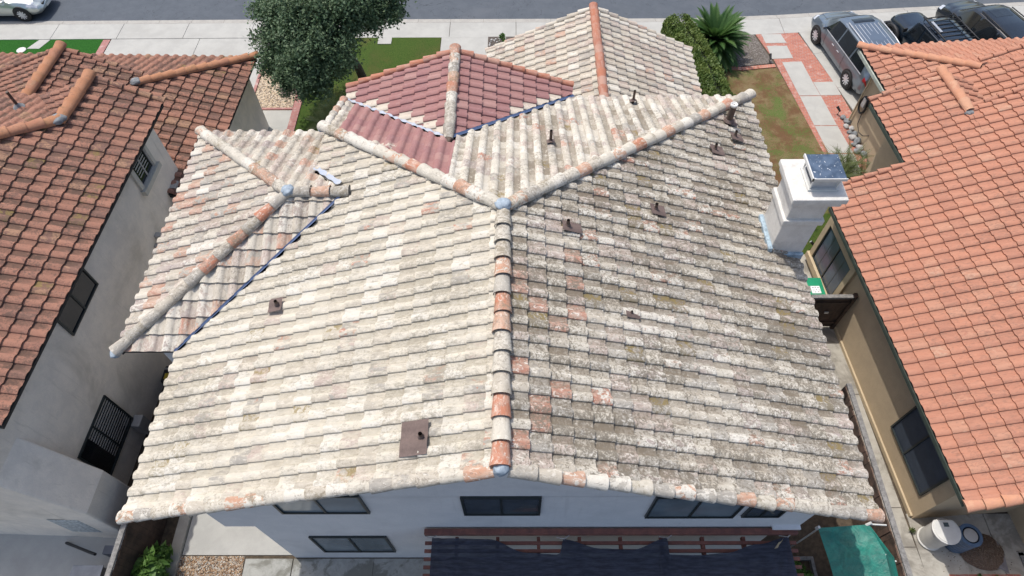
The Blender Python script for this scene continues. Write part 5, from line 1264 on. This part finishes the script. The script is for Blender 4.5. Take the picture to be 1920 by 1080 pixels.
vehicle('suv','glossy black rounded SUV at the right edge of the driveway','car',(19.95,24.45,0),R(12),SUV,P_black,(-1.38,1.42),.37,
 [(-2.0,-1.15,(.2,0)),(-1.05,-.1,(0,0)),(0,1.05,(0,-.45))],(.66,1.26),(-2.22,-1.95),sx,.985)
CAR=[(-2.3,.42,.6,.7,.75,.68,.85,.55),(-2.2,.28,.8,.88,.9,.84,1.0,.66),(-1.7,.22,.86,.92,.94,.88,1.08,.62),(-1.1,.2,.87,.93,.94,.9,1.42,.58),(-.4,.2,.87,.93,.93,.9,1.48,.6),(.3,.2,.87,.93,.92,.9,1.44,.59),(1.0,.2,.87,.93,.9,.86,1.02,.62),(1.3,.2,.86,.92,.86,.82,.93,.56),(1.9,.22,.8,.88,.74,.72,.80,.48),(2.15,.28,.7,.78,.62,.62,.66,.38),(2.27,.38,.5,.55,.5,.46,.54,.28)]
def cx_(t,patch,surf):
    for sg in(1,-1):
        patch('headlight',1.72,2.12,4.2*sg,7.2*sg,M_lamp,.012)
        MB().box(-.08,.08,-.05,.06,-.05,.05).build('mirror',P_silver,t,bevel=.02).location=(sg*.98,.85,.98)
        patch('tail_light',-2.25,-2.0,4.3*sg,6*sg,M_red,.012)
        MB().box(sg*.5-.12,sg*.5+.12,2.16,2.19,.3,.36).build('fog_light',M_dark,t)
        MB().box(sg*.925-.012,sg*.925+.012,-.3,-.14,.74,.765).build('door_handle',M_rim,t)
    MB().box(-.42,.42,2.17,2.24,.50,.60).build('grille',M_dark,t,bevel=.01)
    MB().box(-.26,.26,2.26,2.29,.36,.46).build('licence_plate',M_plw,t)
    patch('hood_gap',1.2,2.0,9.5,9.65,M_dark,.004);patch('hood_gap',1.2,2.0,-9.5,-9.65,M_dark,.004)
vehicle('parked_car','champagne silver car parked at the kerb in the street, front to the right','car',(-24.1,28.12,-.1),R(-90),CAR,P_silver,(-1.35,1.36),.33,
 [(-1.5,-.45,(.3,0)),(-.35,.95,(0,-.5))],(.36,.95),(-1.65,-1.15),cx_,.945)
o=MB().lathe([(.0,.03),(.17,.03),(.2,.015),(.2,0)],24,(-21.95,24.9,0)).build('access_cover',M_plw);tag(o,'round white cover set in the bright green turf','cover')

# ================================================================== LIGHT, CAMERA
EXPO=0.44
sun=bpy.data.lights.new('sun','SUN');sun.energy=2.6;sun.angle=R(.53);sun.color=(1,.958,.90)
so=bpy.data.objects.new('sun',sun);COL.objects.link(so)
sd=Vector((-.30,.27,.915)).normalized()
so.rotation_euler=sd.to_track_quat('Z','Y').to_euler();so.location=(0,0,40)
nt=world.node_tree;bg=nt.nodes['Background'];sky=nt.nodes.new('ShaderNodeTexSky');sky.sky_type='NISHITA';sky.sun_disc=False
sky.sun_elevation=math.asin(sd.z);sky.sun_rotation=math.atan2(sd.x,sd.y)
sky.dust_density=3.0;sky.air_density=1.0;sky.ozone_density=.6
L(nt,sky.outputs[0],bg.inputs[0]);bg.inputs[1].default_value=.15
cam=bpy.data.cameras.new('camera');cam.sensor_width=36;cam.lens=1220/1920*36;cam.clip_end=1500;cam.clip_start=.1
co_=bpy.data.objects.new('camera',cam);COL.objects.link(co_);scene.camera=co_
pt,rl_,yw=R(55.9),R(.9),R(-.8)
fh=Vector((math.sin(yw),math.cos(yw),0));rv=Vector((math.cos(yw),-math.sin(yw),0))
ff=fh*math.cos(pt)-Vector((0,0,math.sin(pt)));dd=-fh*math.sin(pt)-Vector((0,0,math.cos(pt)))
r2=rv*math.cos(rl_)+dd*math.sin(rl_);d2=-rv*math.sin(rl_)+dd*math.cos(rl_)
mw=Matrix((( r2.x,-d2.x,-ff.x,0),(r2.y,-d2.y,-ff.y,0),(r2.z,-d2.z,-ff.z,17.8),(0,0,0,1)));co_.matrix_world=mw
vs_=scene.view_settings;vs_.view_transform='Standard';vs_.look='None';vs_.exposure=EXPO;vs_.gamma=1
